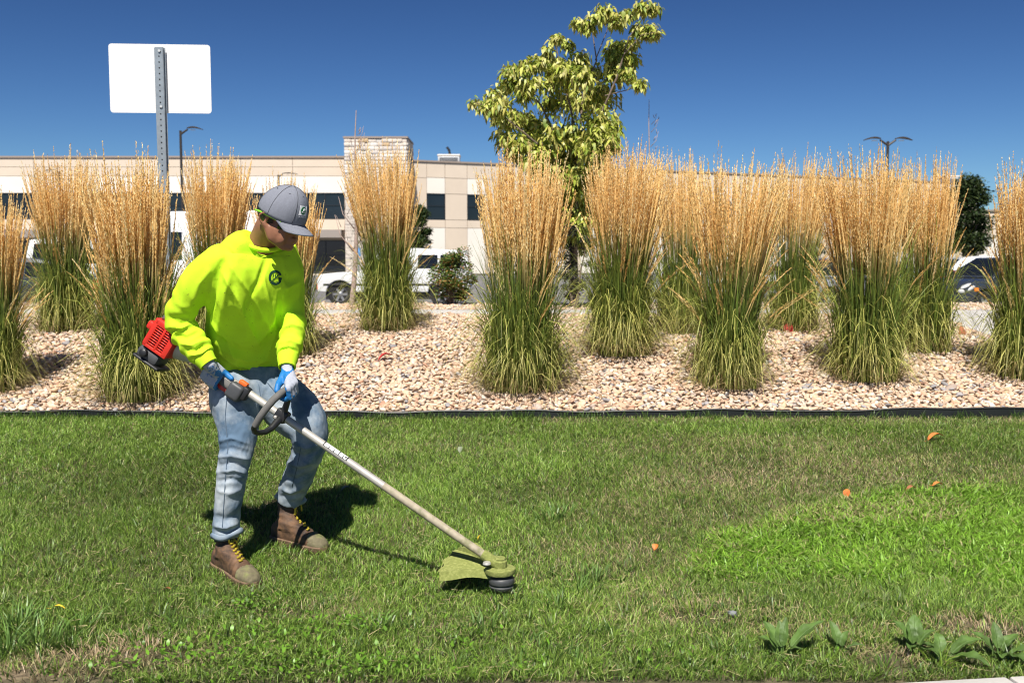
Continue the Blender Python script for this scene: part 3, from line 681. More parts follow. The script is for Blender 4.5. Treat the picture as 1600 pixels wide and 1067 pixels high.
for _ in range(70):                       # sprays bridging neighbouring ones
    a_ = rr.choice(clusters); near_ = sorted(clusters[:60], key=lambda c: np.linalg.norm(c[0] - a_[0]))[1:5]; b2 = rr.choice(near_); f_ = rr.uniform(.3, .7)
    clusters.append((a_[0] * (1 - f_) + b2[0] * f_ + np.array([rr.uniform(-.08, .08), rr.uniform(-.2, .2), rr.uniform(-.06, .06)]), .5 * (a_[1] + b2[1]) * .8, .35 * (a_[2] + b2[2]) * .6))
limbs = MB()
def limb(pts, rads):
    L_ = [at(u, v, y) for (u, v, y) in pts]; limbs.tube(L_, rads, 8)
tr_ = MB(); tr_.tube([tb, at(896, 400, TY_), at(897, 330, TY_), at(899, 270, TY_ + .02), at(906, 215, TY_)], [.06, .052, .046, .038, .028], 10)
tr_.build("trunk", mt['bark'], tree)
for pts, rd in [([(898, 330, TY_), (885, 285, TY_ - .1), (860, 245, TY_ - .2), (820, 205, TY_ - .3), (770, 168, TY_ - .3), (742, 160, TY_ - .3)], [.032, .028, .022, .016, .010, .005]),
                ([(900, 290, TY_), (880, 230, TY_ + .1), (850, 165, TY_ + .2), (815, 130, TY_ + .2), (798, 112, TY_ + .2)], [.03, .024, .018, .012, .006]),
                ([(905, 240, TY_), (895, 170, TY_ - .1), (880, 110, TY_ - .1), (868, 62, TY_)], [.028, .02, .013, .006]),
                ([(906, 215, TY_), (915, 150, TY_ + .1), (930, 95, TY_ + .1), (925, 45, TY_ + .1), (905, 32, TY_)], [.026, .02, .014, .009, .005]),
                ([(903, 250, TY_), (935, 180, TY_ - .2), (960, 120, TY_ - .2), (985, 60, TY_ - .2), (1020, 14, TY_ - .2)], [.03, .022, .017, .011, .005]),
                ([(930, 95, TY_ + .1), (948, 50, TY_), (960, 25, TY_)], [.012, .008, .004]),
                ([(945, 150, TY_ - .2), (980, 140, TY_ - .1), (1002, 130, TY_)], [.012, .008, .004]),
                ([(975, 85, TY_ - .2), (1005, 55, TY_ - .3), (1026, 50, TY_ - .3)], [.010, .007, .004]),
                ([(900, 310, TY_), (925, 260, TY_ + .25), (950, 220, TY_ + .3)], [.02, .014, .006]),
                ([(850, 235, TY_ - .2), (815, 225, TY_ - .1), (792, 218, TY_)], [.012, .008, .004])]:
    m_ = MB(); m_.tube([at(p[0] + rr.uniform(-5, 5) * (k_ > 0), p[1], p[2] + rr.uniform(-.12, .12) * (k_ > 0)) for k_, p in enumerate(pts)], [q * .62 for q in rd], 7); m_.build("limb", mt['bark'], tree)
crown("foliage", clusters, 270, (.050, .090), (.024, .040), [(.41, .45, .07), (.51, .52, .12), (.32, .38, .05), (.17, .24, .035), (.56, .54, .18), (.40, .36, .09)], tree, mt['foliage'], droop=(.25, .7), pitch=(-1.35, .25), seed=3, shell=.0)

def shrub(label, u, v, vt, w, Yd, cols, cat="shrub", n=900, Lr=(.03, .06), Wr=(.018, .035), seed=2, name="shrub", stems=5, z=None, rowf=1.0, trunk=False, ncl=26, rm=(.22, .42)):
    b = at(u, v, Yd); b[2] = float(berm_back(b[0], b[1])) if z is None else z
    k = Yd / F; H = (v - vt) * k; wr = w * k / 2; t = thing(name, label, cat, b)
    r = random.Random(seed); cl = []
    for i in range(ncl):
        a = r.uniform(0, 6.3); q = math.sqrt(r.random()); h = r.uniform(.12 if not trunk else .3, .95); rad = wr * (.55 + .45 * math.sin(PI * min(1, h * rowf))) * q * .8
        cl.append((b + np.array([math.cos(a) * rad, math.sin(a) * rad, h * H]), wr * r.uniform(*rm), r.uniform(.5, 1.4)))
    m_ = MB()
    for i in range(stems):
        a = r.uniform(0, 6.3); e = cl[i][0]; m_.tube([b + np.array([math.cos(a) * .03, math.sin(a) * .03, -.02]), (b + e) / 2 + np.array([0, 0, .05 * H]), e], [.012 * H + .006, .008 * H + .003, .003], 6)
    m_.build("trunk" if trunk else "branches", mt['bark'], t)
    crown("foliage", cl, n / ncl, Lr, Wr, cols, t, mt['foliage'], seed=seed, pitch=(-.6, .9), droop=(0, .3))
    return t
shrub("rounded green shrub with reddish leaves beside the sidewalk, in front of the white pickup", 708, 474, 385, 78, 12.7, [(.11, .18, .035), (.16, .23, .05), (.06, .11, .022), (.30, .16, .05)], n=6800, seed=12, Lr=(.02, .042), Wr=(.012, .026), ncl=44, rm=(.25, .45))
shrub("dark grey leaved shrub in the gap between the two clumps beside the tree", 897, 480, 345, 70, 11.72, [(.040, .042, .036), (.065, .068, .058), (.025, .028, .024)], n=3600, seed=4, Lr=(.025, .05), Wr=(.012, .022))
shrub("dark green tree behind the white crossover at the right", 1506, 470, 300, 72, 58.0, [(.022, .042, .014), (.04, .065, .02), (.06, .085, .025)], cat="tree", n=14000, seed=6, Lr=(.12, .26), Wr=(.07, .15), name="tree", z=0.0, trunk=True, ncl=70, rm=(.35, .6))
shrub("narrow dark green tree standing at the foot of the building beside the stone tower", 657, 440, 325, 34, 74.0, [(.025, .05, .015), (.045, .075, .02)], cat="tree", n=5000, seed=8, Lr=(.14, .26), Wr=(.08, .14), name="tree", z=0.0, trunk=True, ncl=50, rm=(.35, .6))
shrub("green shrub low against the building, glimpsed left of the middle clump", 1275, 430, 370, 40, 70.0, [(.025, .05, .015), (.045, .075, .02)], cat="shrub", n=900, seed=9, Lr=(.14, .26), Wr=(.08, .14), z=0.0)
# slim bare saplings
def sapling(label, u, v, vt, Yd, seed, lean=0.0, nb=16, thick=.036):
    b = at(u, v, Yd); b[2] = float(berm_back(b[0], b[1])) - .02; H = (v - vt) * Yd / F; r = random.Random(seed)
    t = thing("bare_sapling", label, "tree", b); m_ = MB(); tp = b + np.array([lean * H, .05, H])
    pts = [b + (tp - b) * s_ + np.array([.03 * math.sin(5 * s_), .02 * math.sin(7 * s_), 0]) for s_ in np.linspace(0, 1, 9)]
    m_.tube(pts, [thick * (1 - .88 * s_) for s_ in np.linspace(0, 1, 9)], 8); m_.build("trunk", mt['bark_pale'], t)
    m_ = MB()
    for i in range(nb):
        s_ = r.uniform(.25, .9); p = b + (tp - b) * s_; a = r.choice([r.uniform(-.6, .6), r.uniform(2.5, 3.7)]); L_ = H * r.uniform(.10, .26) * (1.15 - s_)
        e = p + np.array([math.cos(a) * L_ * .55, math.sin(a) * L_ * .5, L_ * 1.1]); mid = p + (e - p) * .5 + np.array([math.cos(a) * L_ * .12, 0, -.02])
        m_.tube([p, mid, e], [.011 * (1.2 - s_), .007 * (1.2 - s_), .002], 5)
        for _ in range(3):
            q = r.uniform(.3, .9); p2 = p + (e - p) * q; e2 = p2 + np.array([r.uniform(-.5, .5), r.uniform(-.3, .3), r.uniform(.4, 1)]) * L_ * .4; m_.tube([p2, e2], [.004, .0015], 4)
    m_.build("twigs", mt['bark_pale'], t, sharp=180)
sapling("slim bare sapling with pale twigs in front of the white pickup's front wheel", 549, 478, 172, 12.5, 3, lean=.045)
sapling("thin bare reddish sapling poking above the clump right of the leafy tree", 1012, 485, 162, 12.4, 8, lean=.01, nb=10, thick=.022)

# ---------------------------------------------------------------- sign seen from behind
mt['sign_back'] = M("sign_back", (.74, .74, .75), .45, var=.03, scale=3, spec=.3)
mt['post'] = M("galvanised_post", (.30, .34, .37), .45, metal=.5, var=.15, scale=20)
mt['hole'] = M("dark_hole", (.02, .022, .025), .9)
YS = 9.1
sb = at(262, 520, YS); sb[2] = float(berm_z(sb[0], sb[1])) - .05
sign = thing("road_sign", "blank white back of a rectangular sign on a perforated steel post", "sign", sb)
top = at(248, 74, YS); ax = nrm(top - sb); Hs = np.linalg.norm(top - sb); rx_ = nrm(np.array([1, .10, 0]) - ax * np.dot([1, .10, 0], ax)); ry_ = np.cross(ax, rx_)
fs = lambda p: sb + rx_ * p[0] + ry_ * p[1] + ax * p[2]
pw_ = .033
# U channel post: web with holes facing the camera and two flanges
MB().box((-pw_, -.004, 0), (pw_, 0.0, Hs), fs).box((-pw_ - .003, -.002, 0), (-pw_, .034, Hs), fs).box((pw_, -.002, 0), (pw_ + .003, .034, Hs), fs).box((-pw_ - .016, .031, 0), (-pw_ - .0035, .034, Hs), fs).box((pw_ + .0035, .031, 0), (pw_ + .016, .034, Hs), fs).build("post", mt['post'], sign)
post = sign.children[0]
me_h = MB().lathe([(.0065, -.0075), (.0065, -.0045)], 8).mesh("post_hole"); me_h.materials.append(mt['hole'])
for k in range(int(Hs / .0508)):
    zc = Hs - .03 - k * .0508
    if zc < 1.0: break
    o = bpy.data.objects.new("post_hole", me_h); COL.objects.link(o); o.parent = post;
    o.matrix_local = Matrix.Translation(fs((0, .0015, zc))) @ Matrix((list(rx_), list(np.cross(ry_, rx_)), list(ry_))).transposed().to_4x4()
c0 = at(250.5, 123.5, YS + .06); pa = nrm(at(329, 124.5, YS + .09) - at(172, 122.5, YS + .03)); pb_ = nrm(ax - pa * np.dot(ax, pa)); pn = np.cross(pa, pb_)
hw_, hh_ = .449, .305
V = []; nc = 6; rc = .028
for (cx, cy, a0) in ((hw_ - rc, hh_ - rc, 0), (-hw_ + rc, hh_ - rc, 90), (-hw_ + rc, -hh_ + rc, 180), (hw_ - rc, -hh_ + rc, 270)):
    for j in range(nc + 1):
        a = math.radians(a0 + 90 * j / nc); V.append((cx + rc * math.cos(a), cy + rc * math.sin(a)))
n = len(V); fpl = lambda p: c0 + pa * p[0] + pb_ * p[1] + pn * p[2]
VV = [fpl((x, y, .0015)) for x, y in V] + [fpl((x, y, -.0015)) for x, y in V]
MB().add(VV, [tuple(range(n)), tuple(range(2 * n - 1, n - 1, -1))] + [(i, n + i, n + (i + 1) % n, (i + 1) % n) for i in range(n)]).build("sign_plate", mt['sign_back'], sign)
for vv in (80, 167):
    q = at(249 if vv < 100 else 252, vv, YS); MB().lathe([(.012, -.014), (.012, -.006), (.006, -.003)], 6, lambda p, q=q: q + rx_ * p[0] + ax * p[1] + ry_ * p[2]).build("bolt", mt['galv'], sign)

# ---------------------------------------------------------------- parking lot lamps
mt['lamp_dark'] = M("bronze_lamp", (.035, .028, .024), .5)
mt['lens'] = M("lamp_lens", (.5, .5, .48), .3)
def lamp(label, u, vtop, Yd, arms, aw):
    b = at(u, 430, Yd); b[2] = -.02; H = zpx(vtop, Yd) - .0; t = thing("parking_lamp", label, "lamp post", b)
    pr_ = .055 * max(1, Yd / 60)
    MB().lathe([(.28, 0), (.28, .5), (.25, .55)], 16, lambda p: b + np.array(p)).build("base", mt['concrete'], t)
    MB().tube([b + np.array([0, 0, .5]), b + np.array([0, 0, H - .1])], [pr_ * 1.25, pr_ * 1.1], 10).build("pole", mt['lamp_dark'], t)
    for s_ in arms:
        e = b + np.array([0, 0, H - .28])
        MB().tube([e, e + np.array([s_ * .18, 0, .12]), e + np.array([s_ * .36, 0, .24])], [.06, .05, .045], 8).build("arm", mt['lamp_dark'], t)
        hd = MB(); x0 = e + np.array([s_ * .34, 0, .22]); n = 9; V = []
        for i in range(n):
            q = i / (n - 1); wv = .03 + .16 * math.sin(PI * min(1, .12 + q * .85)) ; zz = .10 * math.sin(PI * (.25 + .75 * q)) ; th = .05 * math.sin(PI * (.15 + .8 * q)) + .012
            for (dy, dz) in ((-wv, 0), (-wv * .6, th), (wv * .6, th), (wv, 0), (0, -.015)): V.append(x0 + np.array([s_ * aw * q, dy, zz + dz]))
        Fc = [(i * 5 + j, i * 5 + (j + 1) % 5, (i + 1) * 5 + (j + 1) % 5, (i + 1) * 5 + j) for i in range(n - 1) for j in range(5)] + [(0, 1, 2, 3, 4), tuple((n - 1) * 5 + j for j in range(5))]
        h_ = hd.add(V, Fc, True).build("lamp_head", mt['lamp_dark'], t)
        MB().box(x0 + np.array([s_ * aw * .35 - .12, -.09, -.012]), x0 + np.array([s_ * aw * .35 + .12, .09, .0])).build("lens", mt['lens'], h_)
    return t
lamp("tall dark lamp post with one curved arm, just right of the blank sign", 288, 204, 50, [1], .78)
lamp("dark lamp post with two wing shaped heads above the grass at the right", 1381, 220, 46, [1, -1], .78)
lamp("small distant single armed lamp post above the worker's cap", 438, 273, 84, [1], 1.3)
lamp("small distant lamp post half hidden in the clump at the left", 99, 268, 84, [-1], .9)
# ---------------------------------------------------------------- parked vehicles
mt['white_paint'] = M("white_car_paint", (.74, .74, .73), .3, coat=.6, var=.03, scale=2)
mt['dark_paint'] = M("charcoal_car_paint", (.030, .036, .048), .25, coat=.8)
mt['red_paint'] = M("maroon_car_paint", (.09, .012, .016), .25, coat=.8)
mt['silver_paint'] = M("silver_car_paint", (.46, .47, .48), .3, metal=.4, coat=.5)
mt['car_glass'] = M("car_glass", (.008, .010, .012), .05, spec=.7)
mt['tyre'] = M("tyre_rubber", (.016, .016, .017), .85, bump=.4, bscale=60)
mt['rim'] = M("alloy_rim", (.42, .42, .42), .35, metal=.7)
mt['chrome'] = M("chrome", (.55, .56, .57), .2, metal=.9)
mt['trim'] = M("black_trim", (.02, .02, .021), .6)
mt['lamp_clear'] = M("headlamp_glass", (.6, .6, .58), .12, spec=.7)
mt['lamp_amber'] = M("amber_lens", (.75, .22, .02), .2)
mt['lamp_red'] = M("red_lens", (.55, .015, .02), .2)
def car(name, label, cat, loc, rz, paint, L, Wd, top, belt_z, green, wheels, wr, sill=.32, windows=(), front='car', group="vehicles parked behind the bed", rear_lamp=None, rims='alloy', side_trim=None):
    """local axes: +x front, z up. top: (x,z) upper outline of the lower body from rear to front; green: greenhouse outline (x,z)"""
    t = thing(name, label, cat, loc, rz, group); w = Wd / 2
    prof = list(top); x_r, x_f = top[0][0], top[-1][0]; low = []
    wa = wr * 1.17
    low.append((x_f - .02, sill + .02))
    for wx in sorted(wheels, reverse=True):
        a0 = math.asin(max(-1, min(1, (sill - wr) / wa)))
        for k in range(9):
            a = a0 + (PI - 2 * a0) * k / 8; low.append((wx + wa * math.cos(a), wr + wa * math.sin(a)))
    low.append((x_r + .02, sill + .04)); prof += low; n = len(prof)
    bm = bmesh.new()
    def ytop(z): return w - .05 * max(0, (z - .75)) - .06 * max(0, .5 - z)
    A = [bm.verts.new((x, ytop(z), z)) for x, z in prof]; B = [bm.verts.new((x, -ytop(z), z)) for x, z in prof]
    bm.faces.new(A[::-1]); bm.faces.new(B)
    for i in range(n): bm.faces.new((A[i], A[(i + 1) % n], B[(i + 1) % n], B[i]))
    bm.normal_update()
    ed = [e for e in bm.edges if abs(e.verts[0].co.y - e.verts[1].co.y) < .2 and len(e.link_faces) == 2]
    bmesh.ops.bevel(bm, geom=ed, offset=.045, segments=3, profile=.6, affect='EDGES')
    me = bpy.data.meshes.new("body"); bm.to_mesh(me); bm.free(); me.polygons.foreach_set("use_smooth", [True] * len(me.polygons)); sharpen(me, 35)
    body = obj("body", me, paint, t, world=False)
    # wheel wells, chassis
    MB().box((x_r + .25, -w + .12, .2), (x_f - .25, w - .12, sill + .35)).build("chassis", mt['trim'], t, world=False)
    # greenhouse
    zt = max(z for x, z in green); zb = min(z for x, z in green)
    def yg(z): return (w - .06) - .17 * (z - zb) / (zt - zb)
    bm = bmesh.new(); A = [bm.verts.new((x, yg(z), z)) for x, z in green]; B = [bm.verts.new((x, -yg(z), z)) for x, z in green]; n = len(green)
    bm.faces.new(A[::-1]); bm.faces.new(B)
    for i in range(n): bm.faces.new((A[i], A[(i + 1) % n], B[(i + 1) % n], B[i]))
    bmesh.ops.bevel(bm, geom=[e for e in bm.edges if len(e.link_faces) == 2], offset=.05, segments=3, profile=.6, affect='EDGES')
    me = bpy.data.meshes.new("cabin"); bm.to_mesh(me); bm.free(); me.polygons.foreach_set("use_smooth", [True] * len(me.polygons)); sharpen(me, 35)
    cab = obj("cabin", me, paint, t, world=False)
    for win in windows:
        for s_ in (1, -1):
            bm = bmesh.new(); vs = [bm.verts.new((x, s_ * (yg(z) + .008), z)) for x, z in win]; vi = [bm.verts.new((x, s_ * (yg(z) - .02), z)) for x, z in win]
            bm.faces.new(vs); m_ = len(vs)
            for i in range(m_): bm.faces.new((vs[i], vs[(i + 1) % m_], vi[(i + 1) % m_], vi[i]))
            bmesh.ops.recalc_face_normals(bm, faces=bm.faces); me = bpy.data.meshes.new("side_window"); bm.to_mesh(me); bm.free(); obj("side_window", me, mt['car_glass'], t, world=False)
    # windscreen and rear window lie on the sloping ends of the greenhouse outline
    def endglass(p, q, nm):
        (x0, z0), (x1, z1) = p, q; d = nrm(np.array([x1 - x0, z1 - z0])); nn = np.array([d[1], -d[0]]); nn = nn if nn[0] * (1 if nm == 'windscreen' else -1) > 0 else -nn
        V = []
        for f_, off in ((.10, .007), (.90, .007)):
            x = x0 + (x1 - x0) * f_ + nn[0] * off; z = z0 + (z1 - z0) * f_ + nn[1] * off; V += [(x, yg(z) - .10, z), (x, -yg(z) + .10, z)]
        V += [(x_ - nn[0] * .02, y_, z_ - nn[1] * .02) for x_, y_, z_ in V]
        MB().add(V, [(0, 1, 3, 2), (4, 6, 7, 5), (0, 4, 5, 1), (2, 3, 7, 6), (0, 2, 6, 4), (1, 5, 7, 3)]).build(nm, mt['car_glass'], t, world=False)
    endglass(green[0], green[1], 'rear_window'); endglass(green[-1], green[-2], 'windscreen')
    # wheels
    for wx in wheels:
        for s_ in (1, -1):
            fr = lambda p: (wx + p[0], s_ * (w - .02 - .22 + p[2]), wr + p[1])
            tw = MB(); tw.lathe([(wr * .62, 0), (wr * .93, 0), (wr, .04), (wr, .18), (wr * .93, .22), (wr * .66, .215), (wr * .62, .17)], 28, fr)
            wh = tw.build("wheel", mt['tyre'], t, world=False)
            rm = MB(); rm.lathe([(wr * .66, .06), (wr * .66, .19), (wr * .60, .20), (wr * .57, .15)], 28, fr)
            for k in range(6):
                a = k * PI / 3; c_, s2 = math.cos(a), math.sin(a)
                rm.box((.04, -.035, .135), (wr * .60, .035, .175), lambda p, c_=c_, s2=s2: fr((p[0] * c_ - p[1] * s2, p[0] * s2 + p[1] * c_, p[2])))
            rm.lathe([(.07, .12), (.07, .185), (.05, .20)], 16, fr); rm.build("rim", mt['rim'], wh, world=False)
            dk = MB(); dk.lathe([(wr * .58, .10), (wr * .58, .125)], 20, fr).build("brake_disc", mt['trim'], wh, world=False)
    # lamps, bumpers, door seams, handles, mirrors
    for s_ in (1, -1):
        fz = top[-1][1]
        if front == 'truck':
            MB().bbox((x_f - .04, s_ * (w - .40) - .17, fz - .30), (x_f + .012, s_ * (w - .40) + .17, fz - .12), .02).build("headlight", mt['lamp_clear'], t, world=False)
            MB().bbox((x_f - .22, s_ * (w - .10) - .075, fz - .31), (x_f + .008, s_ * (w - .10) + .085, fz - .11), .02).build("turn_signal", mt['lamp_amber'], t, world=False)
        else:
            hl = MB(); hl.add([(x_f - .17 + p[0] * .23, s_ * (w - .16) + p[1] * .19, fz + .01 + p[2] * .095 - .10 * p[0] * .23 / .23) for p in V80], [tuple(t_) for t_ in T80], True); hl.build("headlight", mt['lamp_clear'], t, world=False, sharp=180)
            MB().bbox((x_f - .40, s_ * (w - .03) - .03, fz - .07), (x_f - .26, s_ * (w - .0) + .016, fz + .03), .02).build("turn_signal", mt['lamp_amber'], t, world=False)
        rl = rear_lamp or (x_r, .75, .98)
        MB().bbox((rl[0] - .015, s_ * (w - .14) - .14, rl[1]), (rl[0] + (.05 if front == 'truck' else .34), s_ * (w - .10) + (.05 if front == 'truck' else .115), rl[2]), .03).build("tail_light", mt['lamp_red'], t, world=False)
        mx_ = green[-1][0] - .25
        MB().bbox((mx_ - .10, s_ * (w + .06) - .10, zb + .03), (mx_ + .06, s_ * (w + .06) + .10, zb + .20), .03).build("mirror", paint if front != 'truck' else mt['trim'], t, world=False)
        for (d0) in ([green[-1][0] - 1.25] if front == 'truck' else [green[-1][0] - 1.15, green[-1][0] - 2.1]):
            MB().box((d0, s_ * (w - .03) - .03, .45), (d0 + .012, s_ * (w - .0) - .008 + (.012 if s_ > 0 else -.0), zb)).build("door_seam", mt['trim'], t, world=False)
            MB().bbox((d0 + .08, s_ * w - .03, zb - .16), (d0 + .26, s_ * w + .025, zb - .12), .01).build("door_handle", mt['trim'], t, world=False)
    bp = mt['chrome'] if front == 'truck' else paint
    MB().bbox((x_f - .16, -w + .02, sill + .02), (x_f + .10, w - .02, sill + .24), .05).build("bumper", bp, t, world=False)
    MB().bbox((x_r - .08, -w + .04, sill + .04), (x_r + .14, w - .04, sill + .26), .05).build("bumper", bp, t, world=False)
    fz = top[-1][1]
    MB().bbox((x_f - .03, -w + .62, fz - .30), (x_f + .02, w - .62, fz - .14), .015).build("grille", mt['trim'], t, world=False)
    if side_trim:
        for s_ in (1, -1): MB().bbox((x_r + .2, s_ * w - .02, .62), (x_f - .2, s_ * w + .012, .68), .008).build("side_moulding", mt['trim'], t, world=False)
    return t
def onlot(u, Yd): p = at(u, 460, Yd); return (p[0], p[1], -.018)
WH = 30.2
# white pickup with a canopy, nose to the left
px_ = lambda u: (u - 800) / F * WH
xm = (px_(531) + px_(690)) / 2; wb_ = (px_(690) - px_(531)) / 2
car("pickup_truck", "white pickup with a white canopy over its bed, parked side on behind the lone clump", "pickup", (xm, WH + .85, -.018), PI, mt['white_paint'], 5.2, 1.70,
    [(-2.40, .55), (-2.43, 1.02), (-.2, 1.04), (.7, 1.05), (1.0, 1.04), (1.55, 1.02), (2.05, .97), (2.22, .90), (2.24, .80)], 1.04,
    [(-2.40, 1.02), (-2.30, 1.70), (-.64, 1.71), (-.62, 1.74), (.25, 1.73), (.98, 1.03)], [-wb_, wb_], .36, sill=.42,
    windows=[[(-2.12, 1.14), (-2.08, 1.55), (-1.5, 1.55), (-1.5, 1.14)], [(-1.42, 1.14), (-1.42, 1.55), (-.82, 1.55), (-.82, 1.14)], [(-.5, 1.10), (-.48, 1.62), (.18, 1.62), (.66, 1.10)]], front='truck', side_trim=True)
car("crossover", "white crossover with a red tail light, tail towards the left, behind the dark hatchback", "car", (onlot(1577, 35)[0] + .12, 35.8, -.05), math.radians(-8), mt['white_paint'], 4.6, 1.82,
    [(-2.2, .55), (-2.25, .95), (-2.1, 1.08), (0, 1.06), (1.2, 1.02), (1.9, .92), (2.2, .78)], 1.06,
    [(-2.05, 1.05), (-1.60, 1.50), (-1.0, 1.56), (.3, 1.54), (1.25, 1.03)], [-1.32, 1.33], .35,
    windows=[[(-1.62, 1.12), (-1.45, 1.30), (-1.25, 1.42), (-.75, 1.44), (-.75, 1.12)], [(-.67, 1.12), (-.67, 1.44), (.2, 1.44), (.2, 1.12)], [(.28, 1.12), (.28, 1.43), (.45, 1.42), (.98, 1.12)]], rear_lamp=(-2.2, .88, 1.06))
car("hatchback", "charcoal hatchback facing left with a clear headlight, close behind the bed at the right", "car", (onlot(1578, 25)[0], 25.6, -.018), math.radians(200), mt['dark_paint'], 4.1, 1.74,
    [(-1.95, .55), (-2.0, .98), (0, .99), (.95, .96), (1.6, .86), (1.92, .70)], .98,
    [(-1.9, .97), (-1.5, 1.42), (-.9, 1.47), (.15, 1.46), (1.02, .96)], [-1.27, 1.27], .32,
    windows=[[(-1.5, 1.04), (-1.3, 1.34), (-.6, 1.36), (-.6, 1.04)], [(-.52, 1.04), (-.52, 1.36), (.12, 1.36), (.68, 1.04)]])
car("sedan", "maroon car seen through the gap left of the largest clump", "car", (onlot(1270, 34)[0], 34.4, -.018), math.radians(90), mt['red_paint'], 4.5, 1.78,
    [(-2.15, .55), (-2.2, .95), (-1.5, 1.0), (.8, .98), (1.9, .85), (2.2, .7)], .98,
    [(-1.75, .98), (-1.0, 1.40), (-.4, 1.45), (.2, 1.44), (1.1, .97)], [-1.3, 1.35], .33,
    windows=[[(-1.2, 1.05), (-.85, 1.33), (-.4, 1.36), (-.4, 1.05)], [(-.3, 1.05), (-.3, 1.36), (.15, 1.35), (.75, 1.05)]])
car("sedan", "silver car hidden behind the stems of the largest clump", "car", (onlot(1350, 27)[0], 27.6, -.018), math.radians(195), mt['silver_paint'], 4.5, 1.78,
    [(-2.15, .55), (-2.2, .92), (-1.5, .96), (.8, .94), (1.9, .80), (2.2, .66)], .95,
    [(-1.75, .94), (-1.0, 1.34), (-.4, 1.38), (.2, 1.38), (1.1, .93)], [-1.3, 1.35], .32,
    windows=[[(-1.2, 1.0), (-.85, 1.27), (-.4, 1.3), (-.4, 1.0)], [(-.3, 1.0), (-.3, 1.3), (.15, 1.29), (.75, 1.0)]])
car("pickup_truck", "big white crew cab pickup behind the narrow clump at the left", "pickup", (onlot(95, 23.5)[0], 24.5, -.018), math.radians(4), mt['white_paint'], 5.8, 1.95,
    [(-2.8, .65), (-2.85, 1.25), (-.7, 1.25), (1.0, 1.25), (1.2, 1.22), (2.3, 1.16), (2.75, 1.05), (2.8, .85)], 1.24,
    [(-.95, 1.23), (-.85, 1.88), (-.3, 1.93), (.6, 1.91), (1.3, 1.22)], [-1.85, 1.8], .40, sill=.5,
    windows=[[(-.75, 1.32), (-.72, 1.78), (-.05, 1.80), (-.05, 1.32)], [(.05, 1.32), (.05, 1.80), (.5, 1.79), (.98, 1.32)]], front='truck', side_trim=True)
car("van", "tall white van behind the clump right of the sign post", "van", (onlot(262, 25)[0], 26.0, -.018), math.radians(189), mt['white_paint'], 5.4, 2.0,
    [(-2.6, .55), (-2.65, 1.15), (-.7, 1.2), (1.0, 1.2), (1.6, 1.15), (2.3, 1.05), (2.6, .85)], 1.2,
    [(-2.62, 1.15), (-2.55, 2.55), (-2.2, 2.66), (1.0, 2.60), (1.75, 1.14)], [-1.6, 1.75], .36,
    windows=[[(-.2, 1.4), (-.2, 2.1), (.55, 2.1), (.55, 1.4)], [(.65, 1.4), (.65, 2.1), (1.05, 2.1), (1.4, 1.4)]])
car("sedan", "dark blue grey car glimpsed between the stems at the left edge", "car", (onlot(15, 21.5)[0], 22.0, -.018), math.radians(185), mt['dark_paint'], 4.5, 1.78,
    [(-2.15, .55), (-2.2, .95), (-1.5, 1.0), (.8, .98), (1.9, .85), (2.2, .7)], .98,
    [(-1.75, .98), (-1.0, 1.40), (-.4, 1.45), (.2, 1.44), (1.1, .97)], [-1.3, 1.35], .33,
    windows=[[(-1.2, 1.05), (-.85, 1.33), (-.4, 1.36), (-.4, 1.05)], [(-.3, 1.05), (-.3, 1.36), (.15, 1.35), (.75, 1.05)]])
car("sedan", "white car behind the rear clumps in the middle of the picture", "car", (onlot(1130, 31)[0], 31.5, -.018), math.radians(8), mt['white_paint'], 4.6, 1.8,
    [(-2.15, .55), (-2.2, .98), (-1.5, 1.02), (.8, 1.0), (1.9, .87), (2.2, .7)], 1.0,
    [(-1.75, 1.0), (-1.0, 1.46), (-.4, 1.52), (.2, 1.50), (1.1, .99)], [-1.3, 1.35], .34,
    windows=[[(-1.2, 1.08), (-.85, 1.38), (-.4, 1.41), (-.4, 1.08)], [(-.3, 1.08), (-.3, 1.41), (.15, 1.40), (.75, 1.08)]])
# small blue and white accessible parking plaque by the pickup
mt['blue_sign'] = M("blue_sign", (.10, .28, .60), .5)
p0 = at(560, 394, 31.9); t = thing("parking_sign", "small blue parking sign above the white pickup's bonnet", "sign", (p0[0], p0[1], -.02))
MB().tube([(p0[0], p0[1], -.02), (p0[0], p0[1], p0[2] + .22)], .025, 8).build("post", mt['post'], t)
MB().bbox(p0 + np.array([-.08, -.045, -.13]), p0 + np.array([.08, -.03, .13]), .005).build("sign_plate", mt['blue_sign'], t)

